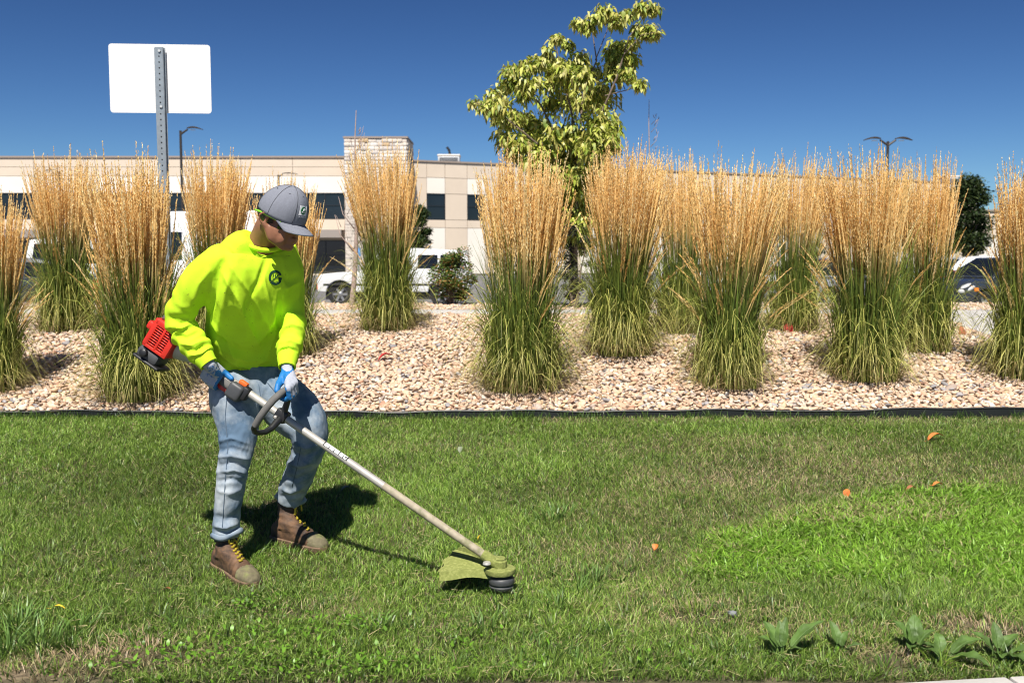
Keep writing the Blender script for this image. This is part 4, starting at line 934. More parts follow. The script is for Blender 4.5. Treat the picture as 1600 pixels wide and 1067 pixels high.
# ---------------------------------------------------------------- fallen leaves and broadleaf weeds
mt['leaf_red'] = M("red_leaf", (.42, .03, .03), .6, var=.3, scale=40)
mt['leaf_orange'] = M("orange_leaf", (.60, .17, .035), .6, var=.35, scale=50)
mt['leaf_brown'] = M("brown_leaf", (.34, .12, .05), .7, var=.35, scale=40)
mt['leaf_yellow'] = M("yellow_leaf", (.70, .48, .03), .6, var=.3, scale=40)
mt['leaf_pale'] = M("pale_leaf", (.20, .23, .14), .6, var=.2, scale=40)
mt['weed'] = M("broad_weed_leaf", (.095, .17, .035), .55, var=.45, scale=18, trans=.2, bump=.4, bscale=70)
def leaf_mesh(L, Wd, curl, fold, nl=8, wave=0.0, seed=0, tipw=1.0):
    r = random.Random(seed); V = []; 
    for i in range(nl + 1):
        s_ = i / nl; hw = Wd * .5 * math.sin(PI * min(1, s_ ** .8 * .93 + .05)) ** .8 + .0006; zc = curl * L * math.sin(PI * s_ * .9)
        wv = wave * math.sin(s_ * 14 + r.random())
        for q in (-1, -.5, 0, .5, 1): V.append((s_ * L, q * hw, zc + fold * abs(q) * hw + wv * abs(q) * hw * (1 if q > 0 else -1)))
    Fc = [(i * 5 + j, i * 5 + j + 1, (i + 1) * 5 + j + 1, (i + 1) * 5 + j) for i in range(nl) for j in range(4)]
    return V, Fc
def fallen(name, label, u, v, L, Wd, mat, yaw, curl=.25, fold=.5, tilt=0.0, z=None, onb=False, group=None):
    p = on_berm(u, v) if onb else on_ground(u, v); p = p + np.array([0, 0, .03 if onb else .022]); V, Fc = leaf_mesh(L, Wd, curl, fold, seed=int(u))
    rm = Matrix.Translation(p) @ Matrix.Rotation(yaw, 4, 'Z') @ Matrix.Rotation(-tilt, 4, 'Y')
    m_ = MB(); m_.add([rm @ Vector((x - L / 2, y, zz)) for x, y, zz in V], Fc, True)
    m_.tube([rm @ Vector((-L / 2 - L * .3, 0, .004)), rm @ Vector((-L / 2 + .002, 0, .002))], [.0012, .0018], 5)
    o = m_.build(name, mat); tag(o, label, "leaf", group or "fallen leaves"); return o
fallen("fallen_leaf", "red leaf lying flat on the pale stones right of the worker", 603, 566, .13, .06, mt['leaf_red'], .3, onb=True, tilt=.25)
fallen("fallen_leaf", "dark red leaf standing on edge on the stones in front of a rear clump", 1232, 521, .13, .09, mt['leaf_red'], 1.2, onb=True, tilt=1.0)
fallen("fallen_leaf", "rusty brown leaf standing on the stones near the right edge", 1501, 526, .14, .06, mt['leaf_brown'], 1.4, onb=True, tilt=1.2)
fallen("fallen_leaf", "large orange leaf with a brown side on the lawn near the edging at the right", 1462, 691, .11, .05, mt['leaf_orange'], .1, tilt=.2)
fallen("fallen_leaf", "small upright orange leaf at the top edge of the bright green patch", 1323, 777, .05, .035, mt['leaf_orange'], 1.2, tilt=.8)
fallen("fallen_leaf", "small brownish orange leaf flat in the dry grass above the bright green patch", 1424, 771, .06, .03, mt['leaf_brown'], .3)
fallen("fallen_leaf", "orange leaf half sunk at the upper right of the bright green patch", 1465, 765, .06, .03, mt['leaf_orange'], .1)
fallen("fallen_leaf", "round orange leaf in the mown grass left of the bright green patch", 1025, 862, .035, .03, mt['leaf_orange'], 1.0, tilt=.5)
fallen("fallen_leaf", "thin upright yellow leaf just above the trimmer head", 750, 848, .035, .012, mt['leaf_yellow'], .4, tilt=1.3)
fallen("fallen_leaf", "pale dry leaf on the grass right of the trimmer shaft", 720, 708, .05, .03, mt['leaf_pale'], 1.3, tilt=.6)
fallen("fallen_leaf", "pale leaf lying in the worker's shadow", 541, 772, .06, .035, mt['leaf_pale'], .3, tilt=.2)
fallen("fallen_leaf", "narrow yellow leaf low on the grass at the lower left", 91, 960, .06, .014, mt['leaf_yellow'], -.1)
fallen("fallen_leaf", "tiny tan leaf on the grass left of the front boot", 262, 929, .03, .014, mt['leaf_brown'], 0)
def small_rock(label, u, v, s_, c):
    V = rock_shape(V80) * s_; p = on_ground(u, v) + np.array([0, 0, s_ * .35]); me = np_mesh("pebble", V + p, T=T80, cols=np.tile(np.array(c), (len(V), 1))); o = obj("pebble", me, mt['stone']); tag(o, label, "stone", "stray stones on the lawn")
small_rock("grey stone in the grass left of the bright green patch", 1149, 852, .022, (.20, .20, .20))
small_rock("grey stone lying in the thin grass at the bottom, right of centre", 1146, 962, .024, (.19, .20, .21))
def broad_weed(label, u, v, leaves, seed):
    p = on_ground(u, v); t = thing("broadleaf_weed", label, "weed", p, 0, "broadleaf weeds at the lawn's near edge")
    for i, (yaw, L, Wd, tilt, curl) in enumerate(leaves):
        V, Fc = leaf_mesh(L, Wd, curl, .35, nl=10, wave=.18, seed=seed + i); st = L * .28
        rm = Matrix.Translation(p + np.array([0, 0, .015])) @ Matrix.Rotation(yaw, 4, 'Z') @ Matrix.Rotation(-tilt, 4, 'Y')
        m_ = MB(); m_.add([rm @ Vector((x + st, y, z)) for x, y, z in V], Fc, True); m_.tube([rm @ Vector((0, 0, -.015)), rm @ Vector((st + .01, 0, 0))], [.003, .002], 6)
        m_.tube([rm @ Vector((st + L * s_, 0, curl * L * math.sin(PI * s_ * .9) + .0015)) for s_ in (.0, .25, .5, .75, .95)], [.002, .0018, .0014, .001, .0005], 5); m_.build("leaf", mt['weed'], t)
broad_weed("weed with one long pale leaf pointing right, at the lower right of the lawn", 1222, 1028, [(.25, .15, .055, .55, .10), (2.2, .10, .045, .8, .1), (1.5, .09, .04, 1.0, .05), (2.9, .08, .04, .5, .2), (-.6, .06, .03, .4, .2), (1.1, .10, .03, 1.1, .1)], 3)
broad_weed("small two leaved weed between the two larger weeds at the bottom right", 1312, 1022, [(1.9, .085, .035, .9, .15), (.7, .06, .03, .8, .2), (-.2, .07, .025, .2, .2)], 9)
broad_weed("tall weed of broad upright leaves beside the bare soil at the bottom right", 1428, 1020, [(1.2, .10, .055, .85, .1), (2.4, .09, .05, .8, .12), (-1.2, .10, .055, .1, .2), (.2, .08, .05, .6, .2), (1.8, .07, .04, 1.1, .1), (-2.2, .06, .04, .3, .2)], 15)
broad_weed("sprawling weed with two wide drooping leaves above the kerb", 1472, 1032, [(.15, .13, .06, .25, .18), (-.7, .12, .065, .0, .2), (1.5, .07, .04, .7, .2), (2.8, .06, .035, .5, .2)], 21)
broad_weed("weed of many narrow leaves near the right end of the kerb", 1561, 1030, [(1.5, .09, .04, 1.0, .1), (2.4, .09, .045, .5, .15), (.5, .09, .04, .5, .15), (-.4, .10, .05, .15, .2), (-1.1, .09, .05, .05, .2), (-1.9, .06, .04, .2, .2), (.0, .07, .03, .8, .1)], 31)
# ---------------------------------------------------------------- the worker
def fuse(V, Fc, voxel, smooth=4, fac=.5):
    """voxel-union of overlapping solids, smoothed: returns (V, F) arrays"""
    sc = bpy.data.scenes.new("tmp"); me = bpy.data.meshes.new("tmp"); me.from_pydata([tuple(map(float, p)) for p in V], [], Fc); me.update()
    bm = bmesh.new(); bm.from_mesh(me); bmesh.ops.recalc_face_normals(bm, faces=bm.faces); bm.to_mesh(me); bm.free()
    o = bpy.data.objects.new("tmp", me); sc.collection.objects.link(o)
    m = o.modifiers.new("r", 'REMESH'); m.mode = 'VOXEL'; m.voxel_size = voxel; m.adaptivity = 0
    if smooth: s_ = o.modifiers.new("s", 'SMOOTH'); s_.iterations = smooth; s_.factor = fac
    vl = sc.view_layers[0]; vl.update(); ev = o.evaluated_get(vl.depsgraph); m2 = bpy.data.meshes.new_from_object(ev)
    n = len(m2.vertices); A = np.empty(n * 3, np.float32); m2.vertices.foreach_get("co", A); F_ = [tuple(p.vertices) for p in m2.polygons]
    bpy.data.objects.remove(o); bpy.data.scenes.remove(sc); bpy.data.meshes.remove(me); bpy.data.meshes.remove(m2)
    return A.reshape(-1, 3).astype(float), F_
def normals(V, Fc):
    Q = np.array([f if len(f) == 4 else (*f, f[2]) for f in Fc]); n = np.cross(V[Q[:, 2]] - V[Q[:, 0]], V[Q[:, 3]] - V[Q[:, 1]])
    N = np.zeros_like(V)
    for k in range(4): np.add.at(N, Q[:, k], n)
    return N / (np.linalg.norm(N, axis=1)[:, None] + 1e-12)
def pymesh(name, V, Fc):
    Q = [f for f in Fc if len(f) == 4]; T = [f for f in Fc if len(f) == 3]
    return np_mesh(name, V, Q=Q if Q else None, T=T if T else None)
class Solid:
    def __init__(s): s.V = []; s.Fc = []
    def add(s, V, Fc): o = len(s.V); s.V += list(V); s.Fc += [tuple(i + o for i in f) for f in Fc]
    def loft(s, rings, n=28, steps=5, ex=2.0, xref=(1, 0, 0), mod=None):
        """rings: (centre, ra, rb[, roll]); smooth tube through them; ra lies along the picture's x, rb along depth"""
        C = np.array([r[0] for r in rings]); A = np.array([r[1] for r in rings]); B = np.array([r[2] for r in rings]); m = len(C)
        ts = np.linspace(0, m - 1, (m - 1) * steps + 1)
        def cr(P, t):
            i = min(int(t), m - 2); f = t - i; p0, p1, p2, p3 = P[max(i - 1, 0)], P[i], P[i + 1], P[min(i + 2, m - 1)]
            return .5 * (2 * p1 + (p2 - p0) * f + (2 * p0 - 5 * p1 + 4 * p2 - p3) * f * f + (3 * p1 - p0 - 3 * p2 + p3) * f ** 3)
        Cs = np.array([cr(C, t) for t in ts]); As = [cr(A, t) for t in ts]; Bs = [cr(B, t) for t in ts]
        V = []; k = len(ts); th = np.linspace(0, 2 * PI, n, endpoint=False)
        for i in range(k):
            tg = nrm(Cs[min(i + 1, k - 1)] - Cs[max(i - 1, 0)]); a = np.array(xref, float); a = nrm(a - tg * np.dot(a, tg)); b = np.cross(tg, a)
            if b[1] < 0: b = -b
            ct, st = np.cos(th), np.sin(th); ct2 = np.sign(ct) * np.abs(ct) ** (2 / ex); st2 = np.sign(st) * np.abs(st) ** (2 / ex)
            md = np.ones(n) if mod is None else mod(ts[i], th)
            V += [Cs[i] + (As[i] * ct2[j] * a + Bs[i] * st2[j] * b) * md[j] for j in range(n)]
        Fc = [(i * n + j, i * n + (j + 1) % n, (i + 1) * n + (j + 1) % n, (i + 1) * n + j) for i in range(k - 1) for j in range(n)] + [tuple(range(n)), tuple((k - 1) * n + j for j in range(n))]
        s.add(V, Fc)
    def caps(s, P, r, n=12):                     # capsule chain with round ends
        P = [np.asarray(p, float) for p in P]; r = [r] * len(P) if np.isscalar(r) else r
        for i in range(len(P)): s.ball(P[i], (r[i],) * 3, n=n)
        m_ = MB()
        for i in range(len(P) - 1):
            d = P[i + 1] - P[i]
            if np.linalg.norm(d) < 1e-5: continue
            m_.tube([P[i], P[i + 1]], [r[i], r[i + 1]], n)
        s.add(m_.V, m_.Fc)
    def ball(s, c, rad, n=14, axes=None):
        V, T = (V80, T80); P = V * np.array(rad)
        if axes is not None: P = P @ np.array(axes)
        s.add(P + np.asarray(c), [tuple(t) for t in T])
def rg(u, v, Y, hw, rb, k=1.0): return (at(u, v, Y), hw * Y / F * k, rb)

def shade_mesh_obj(name, V, Fc, mat, parent): return obj(name, pymesh(name, V, Fc), mat, parent)
def fold_field(V, N, folds, facing=True):
    """cloth folds drawn as curves over the side that faces the street; (points in photo px, width px, height m)"""
    u, v, dep = project(V); P = np.stack([u, v], 1); disp = np.zeros(len(V)); Nc = -N[:, 1]
    for pts, wd, h in folds:
        pts = np.array(pts, float); seg = []
        for i in range(len(pts) - 1):
            for t in np.linspace(0, 1, 36, endpoint=False): seg.append(pts[i] * (1 - t) + pts[i + 1] * t)
        seg.append(pts[-1]); seg = np.array(seg); m = len(seg)
        d2 = ((P[:, None, :] - seg[None]) ** 2).sum(2); j = d2.argmin(1); d = np.sqrt(d2.min(1)); fade = np.sin(PI * np.clip((j + 1) / (m + 1), .0, 1)) ** .5
        disp += h * fade * np.exp(-(d / wd) ** 2)
    return V + N * (disp * np.clip(Nc * 2.0, 0, 1))[:, None]
def crinkle(V, N, amp, sc, seed, stretch=(1, 1, 1)):
    r = np.random.default_rng(seed); q = V * np.array(stretch); h = np.zeros(len(V))
    for k in range(6):
        d = nrm(r.normal(size=3)); f = sc * r.uniform(.6, 2.0); ph = 1.2 * np.sin(q @ nrm(r.normal(size=3)) * f * .6 + k); h += (1 - 2 * np.abs(np.sin(q @ d * f + ph))) / 6 * 1.5
    return V + N * (amp * h)[:, None]

mt['skin'] = M("skin", (.25, .112, .063), .5, var=.10, scale=40, spec=.35)
mt['shirt'] = M("neon_shirt", (.54, .82, .030), .85, var=.09, scale=7, col2=(.13, .17, .02), c2scale=110, c2lo=.70, c2hi=.72, detail=2, bump=.25, bscale=350, bdist=.003, spec=.15)
mt['rib'] = M("neon_rib", (.54, .82, .030), .85, bump=.3, bscale=500, bdist=.002, spec=.15)
mt['jeans'] = M("faded_denim", (.095, .150, .220), .9, var=.22, scale=16, col2=(.40, .435, .46), c2scale=4.5, c2lo=.42, c2hi=.68, bump=.3, bscale=500, bdist=.002, spec=.15)
mt['seam'] = M("denim_seam", (.085, .125, .175), .9)
mt['knit'] = M("grey_knit", (.36, .38, .44), .95, var=.12, scale=120, bump=.3, bscale=600, bdist=.002, spec=.1)
mt['latex'] = M("blue_latex", (.012, .155, .42), .55, var=.1, scale=60, bump=.2, bscale=300, bdist=.002)
mt['blue_print'] = M("blue_print", (.01, .16, .45), .7)
mt['cap'] = M("heather_grey_cap", (.19, .20, .235), .95, var=.22, scale=260, detail=3, bump=.2, bscale=500, bdist=.002, spec=.15)
mt['cap_seam'] = M("dark_cap_seam", (.09, .095, .11), .95)
mt['hair'] = M("black_hair", (.012, .010, .010), .55, var=.4, scale=90, bump=.5, bscale=220, stretch=(1, 1, .2))
mt['lime'] = M("lime_plastic", (.25, .62, .04), .35)
mt['dark_lens'] = M("dark_lens", (.008, .008, .010), .08, spec=.7)
mt['leather'] = M("brown_leather", (.135, .072, .036), .75, var=.4, scale=30, col2=(.05, .03, .02), c2scale=18, c2lo=.42, c2hi=.62, bump=.35, bscale=130, bdist=.004)
mt['leather_green'] = M("grass_stained_leather", (.145, .125, .07), .85, var=.3, scale=45, col2=(.17, .18, .06), c2scale=22, bump=.4, bscale=140, bdist=.004)
mt['sole'] = M("worn_sole", (.16, .10, .06), .85, var=.3, scale=40)
mt['sock'] = M("dark_padding", (.035, .035, .042), .95)
mt['lace'] = M("yellow_lace", (.62, .50, .05), .85, var=.3, scale=70)
mt['white_cloth'] = M("white_patch", (.75, .75, .77), .85)
mt['green_print'] = M("green_print", (.01, .16, .05), .8)
mt['dkgreen_print'] = M("dark_green_print", (.004, .055, .025), .8)

man = thing("person", "person in a neon yellow long sleeved shirt, grey cap and jeans holding the trimmer", "person", on_ground(400, 880))
# --- shirt
sh = Solid()
sh.loft([rg(402, 374, 4.375, 24, .060), rg(397, 380, 4.38, 44, .076), rg(396, 388, 4.39, 66, .092), rg(397, 402, 4.40, 81, .108), rg(398, 430, 4.385, 84, .125), rg(397, 460, 4.42, 78, .132),
         rg(388, 500, 4.49, 69, .126), rg(385, 540, 4.565, 67, .124), rg(388, 572, 4.61, 66, .126), rg(390, 586, 4.62, 65, .126), rg(391, 591, 4.62, 62, .120)], n=40, ex=2.25, xref=(.70, .714, 0))
def slv(k0, k1, amp, ph=0.0):
    return lambda t, th: 1 + amp * np.clip(np.minimum((t - k0) / .6, (k1 - t) / .5), 0, 1) * (np.sin(t * 7.5 + 1.1 * np.cos(th + ph) + ph) * (.75 + .5 * np.sin(th * 1 + t * 2)))
sh.loft([rg(354, 402, 4.26, 20, .066), rg(333, 414, 4.25, 27, .076), rg(309, 440, 4.265, 27.5, .078), rg(291, 468, 4.29, 25, .074), rg(279, 492, 4.30, 24, .070), rg(286, 515, 4.31, 25, .067), rg(299, 535, 4.29, 23, .062), rg(311, 550, 4.28, 21, .058), rg(318, 558, 4.275, 19, .052)], n=28, steps=7, xref=(1, 0, .55), mod=slv(2.5, 7.6, .12))
sh.loft([rg(438, 404, 4.53, 22, .07), rg(451, 414, 4.55, 23, .078), rg(457, 440, 4.55, 20, .072), rg(459, 470, 4.52, 18, .068), rg(459, 500, 4.47, 18, .064), rg(457, 522, 4.41, 20, .062), rg(453, 542, 4.36, 20.5, .062), rg(450, 557, 4.325, 18, .056)], n=28, steps=7, mod=slv(3.6, 6.8, .12, 1.0))
sh.ball(at(345, 408, 4.27), (.074, .080, .072)); sh.ball(at(446, 412, 4.54), (.065, .075, .066))
V, Fc = fuse(sh.V, sh.Fc, .0065, 8)
N = normals(V, Fc)
shirt_folds = [([(352, 405), (338, 440), (330, 475), (322, 505)], 5, -.020), ([(362, 418), (352, 455), (345, 500), (338, 540)], 6, .012),
  ([(322, 520), (350, 548), (385, 565), (415, 560), (432, 540)], 5, .014), ([(330, 538), (360, 568), (395, 580), (425, 574), (438, 560)], 4, .012), ([(326, 510), (345, 530), (372, 548), (400, 552)], 4, -.010), ([(342, 556), (368, 578), (400, 587), (430, 582)], 4, -.010),
  ([(432, 470), (424, 500), (412, 525), (398, 540)], 6, .016), ([(440, 460), (436, 490), (434, 520)], 4, -.016), ([(405, 440), (412, 470), (425, 500), (432, 515)], 6, .010), ([(392, 430), (398, 480), (402, 520)], 6, -.009),
  ([(345, 425), (372, 470), (405, 540)], 4, .013), ([(358, 412), (388, 455), (424, 520)], 3.5, .011), ([(420, 400), (405, 440), (372, 500)], 4, -.010), ([(330, 500), (352, 530), (378, 582)], 3.5, .012), ([(436, 505), (420, 545), (392, 584)], 3.5, .012), ([(412, 430), (420, 470), (430, 500)], 3.5, .011), ([(372, 455), (380, 500), (390, 530)], 6, .010), ([(444, 425), (452, 440), (470, 430)], 4, -.010), ([(448, 455), (455, 448), (470, 440)], 4, .009),
  ([(262, 495), (280, 505), (300, 505)], 3.5, -.012), ([(266, 512), (285, 512), (306, 500)], 3.5, .012), ([(270, 524), (290, 528), (316, 516)], 3.5, -.012), ([(280, 536), (300, 540), (322, 528)], 3, .012), ([(290, 548), (306, 548), (326, 536)], 3, -.010), ([(296, 556), (316, 552), (330, 542)], 3, .010),
  ([(270, 470), (285, 480), (305, 482)], 5, .008), ([(330, 420), (310, 445), (300, 475)], 6, .010), ([(440, 512), (456, 506), (474, 512)], 3.5, .010), ([(438, 524), (455, 520), (473, 528)], 3.5, -.011), ([(438, 536), (453, 532), (470, 540)], 3.5, .011), ([(436, 548), (450, 544), (468, 550)], 3, -.011), ([(434, 557), (450, 553), (466, 560)], 3.5, .011)]
V = fold_field(V, N, shirt_folds); N = normals(V, Fc); V = crinkle(V, N, .0075, 15, 4, (1, 1, .5)); V = crinkle(V, normals(V, Fc), .0016, 42, 5, (1, 1, .5))
shirt = shade_mesh_obj("shirt", V, Fc, mt['shirt'], man)
shirt_tree = BVHTree.FromPolygons([Vector(p) for p in V], Fc)
# ribbed collar, cuffs and hem
def ring_band(name, rings, n=36, thick=.006, mat='rib', parent=shirt):
    s_ = Solid(); s_.loft(rings, n=n, steps=3); return shade_mesh_obj(name, np.array(s_.V), [f for f in s_.Fc if len(f) == 4], mt[mat], parent)
m_ = MB(); cpts = []
for k in range(41):
    a = 2 * PI * k / 40; c = at(407, 378, 4.375); cpts.append(c + np.array([.074 * math.cos(a), .072 * math.sin(a), -.022 * math.cos(a) + .026 * math.sin(a) - .004]))
m_.tube(cpts, .0105, 10, cap=False); m_.build("collar", mt['rib'], shirt, sharp=180)
def cuff(c0, c1, r0, r1):
    s_ = MB(); d = nrm(c1 - c0); L_ = np.linalg.norm(c1 - c0); a = nrm(np.cross(d, (0, 1, 0))); b = np.cross(d, a)
    prof = [(r0 * .8, -.01), (r0, 0), (r0 * 1.03, L_ * .3), (r1 * 1.02, L_ * .75), (r1, L_), (r1 - .006, L_ + .001), (r1 - .010, L_ - .012)]
    s_.lathe(prof, 24, lambda p: c0 + a * p[0] + b * p[1] + d * p[2]); s_.Fc = [f for f in s_.Fc if len(f) == 4]; s_.sm = s_.sm[:len(s_.Fc)]; s_.build("cuff", mt['rib'], shirt)
cuff(at(315, 554, 4.278), at(326, 569, 4.27), .046, .041)
cuff(at(449.5, 555, 4.325), at(448.5, 574, 4.285), .044, .038)
# print on the chest: a ring with a leaf, laid on the cloth
def on_shirt(x, y, rad=.031):
    """x,y in -1..1 round the badge centre, dropped onto the cloth along the chest's own direction"""
    c = at(437.5, 440, 4.2); ax_ = nrm([.93, .36, 0.02]); ay = nrm([-.03, -.12, .99]); dn = nrm(np.cross(ay, ax_)); dn = dn if dn[1] > 0 else -dn
    p = c + ax_ * x * rad + ay * y * rad * 1.05; h = shirt_tree.ray_cast(Vector(p), Vector(dn), .8)
    return (np.array(h[0]) - dn * .0025) if h[0] is not None else p + dn * .1
def shirt_print(name, polys, mat):
    m_ = MB()
    for P in polys:
        V = [on_shirt(*p) for p in P]; dn = np.array([.0, .0022, 0]); m_.add(V + [p + dn for p in V], [tuple(range(len(V))), tuple(range(2 * len(V) - 1, len(V) - 1, -1))], False)
    return m_.build(name, mat, shirt)
def arc_strip(a0, a1, r0, r1, n):
    out = []
    for i in range(n):
        a, b = math.radians(a0 + (a1 - a0) * i / n), math.radians(a0 + (a1 - a0) * (i + 1) / n)
        out.append([(r0 * math.cos(a), r0 * math.sin(a)), (r1 * math.cos(a), r1 * math.sin(a)), (r1 * math.cos(b), r1 * math.sin(b)), (r0 * math.cos(b), r0 * math.sin(b))])
    return out
def line_strip(pts, w):
    out = []
    for (x0, y0), (x1, y1) in zip(pts[:-1], pts[1:]):
        d = np.array([x1 - x0, y1 - y0]); d = d / np.linalg.norm(d); nx_, ny_ = -d[1] * w, d[0] * w
        out.append([(x0 + nx_, y0 + ny_), (x1 + nx_, y1 + ny_), (x1 - nx_, y1 - ny_), (x0 - nx_, y0 - ny_)])
    return out
badge = arc_strip(18, 208, .70, 1.0, 22) + arc_strip(216, 322, .70, 1.0, 13) + [[(.42, -.62), (.72, -.68), (.98, -.12), (.50, .02)]]
badge += line_strip([(-.62, -.42), (-.2, -.12), (.15, .12), (.55, .34)], .045) + line_strip([(-.35, -.22), (-.38, .15), (-.2, .5)], .035) + line_strip([(-.05, .0), (-.02, .3), (.12, .52)], .035) + line_strip([(.05, .05), (.3, .02), (.42, -.08)], .035) + line_strip([(-.5, -.5), (-.1, -.62), (.3, -.58)], .035)
shirt_print("badge", badge, mt['dkgreen_print'])

# --- jeans
je = Solid()
jf = lambda k0, k1, amp, ph: (lambda t, th: 1 + amp * np.clip(np.minimum((t - k0) / .5, (k1 - t) / .4), 0, 1) * np.sin(t * 9 + 1.3 * np.cos(th + ph) + ph))
je.loft([rg(388, 572, 4.59, 53, .115), rg(388, 600, 4.58, 56, .128), rg(389, 622, 4.56, 55, .132), rg(392, 640, 4.54, 44, .12)], n=36, ex=2.3)
je.loft([rg(360, 600, 4.53, 34, .115), rg(366, 625, 4.46, 39, .118), rg(371, 655, 4.43, 34.5, .104), rg(371, 690, 4.39, 29.5, .090), rg(367, 717, 4.36, 26, .080), rg(362, 745, 4.35, 24.5, .075), rg(358, 775, 4.35, 22.5, .070), rg(355, 805, 4.355, 21, .066), rg(354, 830, 4.36, 22, .070), rg(354, 838, 4.36, 22, .070)], n=28, steps=7, mod=jf(3.0, 8.6, .018, 0))
je.loft([rg(415, 600, 4.60, 36, .115), rg(437, 622, 4.58, 42, .120), rg(462, 645, 4.57, 42, .118), rg(480, 668, 4.52, 34, .108), rg(484, 690, 4.53, 28, .098), rg(477, 715, 4.57, 25, .090), rg(467, 742, 4.62, 24, .084), rg(457, 765, 4.67, 23, .078), rg(453, 780, 4.69, 22, .078)], n=28, steps=7, mod=jf(3.2, 7.8, .018, 2))
V, Fc = fuse(je.V, je.Fc, .0068, 5); N = normals(V, Fc)
jean_folds = [([(342, 690), (362, 684), (388, 694)], 3.5, .012), ([(340, 703), (360, 700), (392, 708)], 3.5, -.012), ([(340, 714), (362, 712), (394, 720)], 3.5, .013), ([(338, 728), (360, 722), (392, 732)], 3.5, -.013), ([(338, 738), (366, 734), (390, 742)], 3.5, .012), ([(337, 752), (362, 748), (388, 754)], 3.5, -.010), ([(336, 765), (360, 770), (384, 762)], 4, .008), ([(336, 806), (352, 812), (374, 804)], 4, -.010), ([(333, 820), (352, 824), (376, 816)], 4, .014), ([(336, 829), (354, 832), (374, 826)], 3, -.010),
  ([(345, 610), (355, 650), (360, 680)], 6, .008), ([(372, 612), (392, 618), (410, 625)], 4, .008), ([(375, 625), (395, 634), (412, 642)], 4, -.008), ([(410, 630), (440, 640), (470, 655)], 5, .010), ([(425, 645), (452, 660), (475, 675)], 4, -.010), ([(455, 690), (478, 700), (500, 694)], 4, .010), ([(452, 706), (474, 714), (496, 706)], 4, -.011), ([(446, 722), (470, 728), (492, 718)], 4, .010), ([(440, 742), (462, 750), (482, 742)], 4, -.009), ([(436, 762), (455, 770), (474, 760)], 3.5, .011), ([(436, 774), (455, 777), (472, 770)], 3, -.009)]
V = fold_field(V, N, jean_folds); N = normals(V, Fc); V = crinkle(V, N, .0028, 24, 9, (1, 1, .9)); V = crinkle(V, normals(V, Fc), .0012, 80, 10)
jeans = shade_mesh_obj("jeans", V, Fc, mt['jeans'], man); jeans_tree = BVHTree.FromPolygons([Vector(p) for p in V], Fc)
def seam(pts, Y0, r=.0019, name="seam"):
    P = []
    for i in range(len(pts) - 1):
        for t in np.linspace(0, 1, 6, endpoint=False):
            u, v = np.array(pts[i]) * (1 - t) + np.array(pts[i + 1]) * t; d = ray(u, v); h = jeans_tree.ray_cast(Vector((0, 0, CAM_H)), Vector(nrm(d)))
            if h[0] is not None: P.append(np.array(h[0]) - nrm(d) * .001)
    if len(P) > 2: MB().tube(P, r, 6).build(name, mt['seam'], jeans, sharp=180)
seam([(355, 610), (352, 650), (356, 700), (352, 750), (349, 800), (347, 828)], 4.4); seam([(470, 700), (464, 730), (455, 765)], 4.6); seam([(404, 600), (408, 625), (404, 642)], 4.5)
seam([(378, 598), (372, 612), (356, 618)], 4.5, .0025, "pocket_edge"); seam([(418, 598), (428, 610), (444, 612)], 4.5, .0025, "pocket_edge")
def hem(u, v, Y, r, tilt):
    c = at(u, v, Y); m_ = MB(); pts = []
    for k in range(33):
        a = 2 * PI * k / 32; pts.append(c + np.array([r * math.cos(a), r * math.sin(a), tilt * math.cos(a) + .006 * math.sin(3 * a + u)]))
    V = []
    for k in range(33):
        a = 2 * PI * k / 32; o_ = np.array([math.cos(a), math.sin(a), 0]); wv = .004 * math.sin(4 * a + u)
        for (dr_, dz) in ((-.004, .016), (.006, .012), (.010 + wv, 0), (.004 + wv, -.012), (-.006, -.012), (-.010, .0)): V.append(pts[k] + o_ * dr_ + np.array([0, 0, dz]))
    Fc = [(i * 6 + j, i * 6 + (j + 1) % 6, (i + 1) * 6 + (j + 1) % 6, (i + 1) * 6 + j) for i in range(32) for j in range(6)]
    m_.add(V, Fc, True).build("hem", mt['jeans'], jeans, sharp=180)
hem(354.5, 833, 4.36, .064, .010); hem(454, 778, 4.69, .064, -.016)

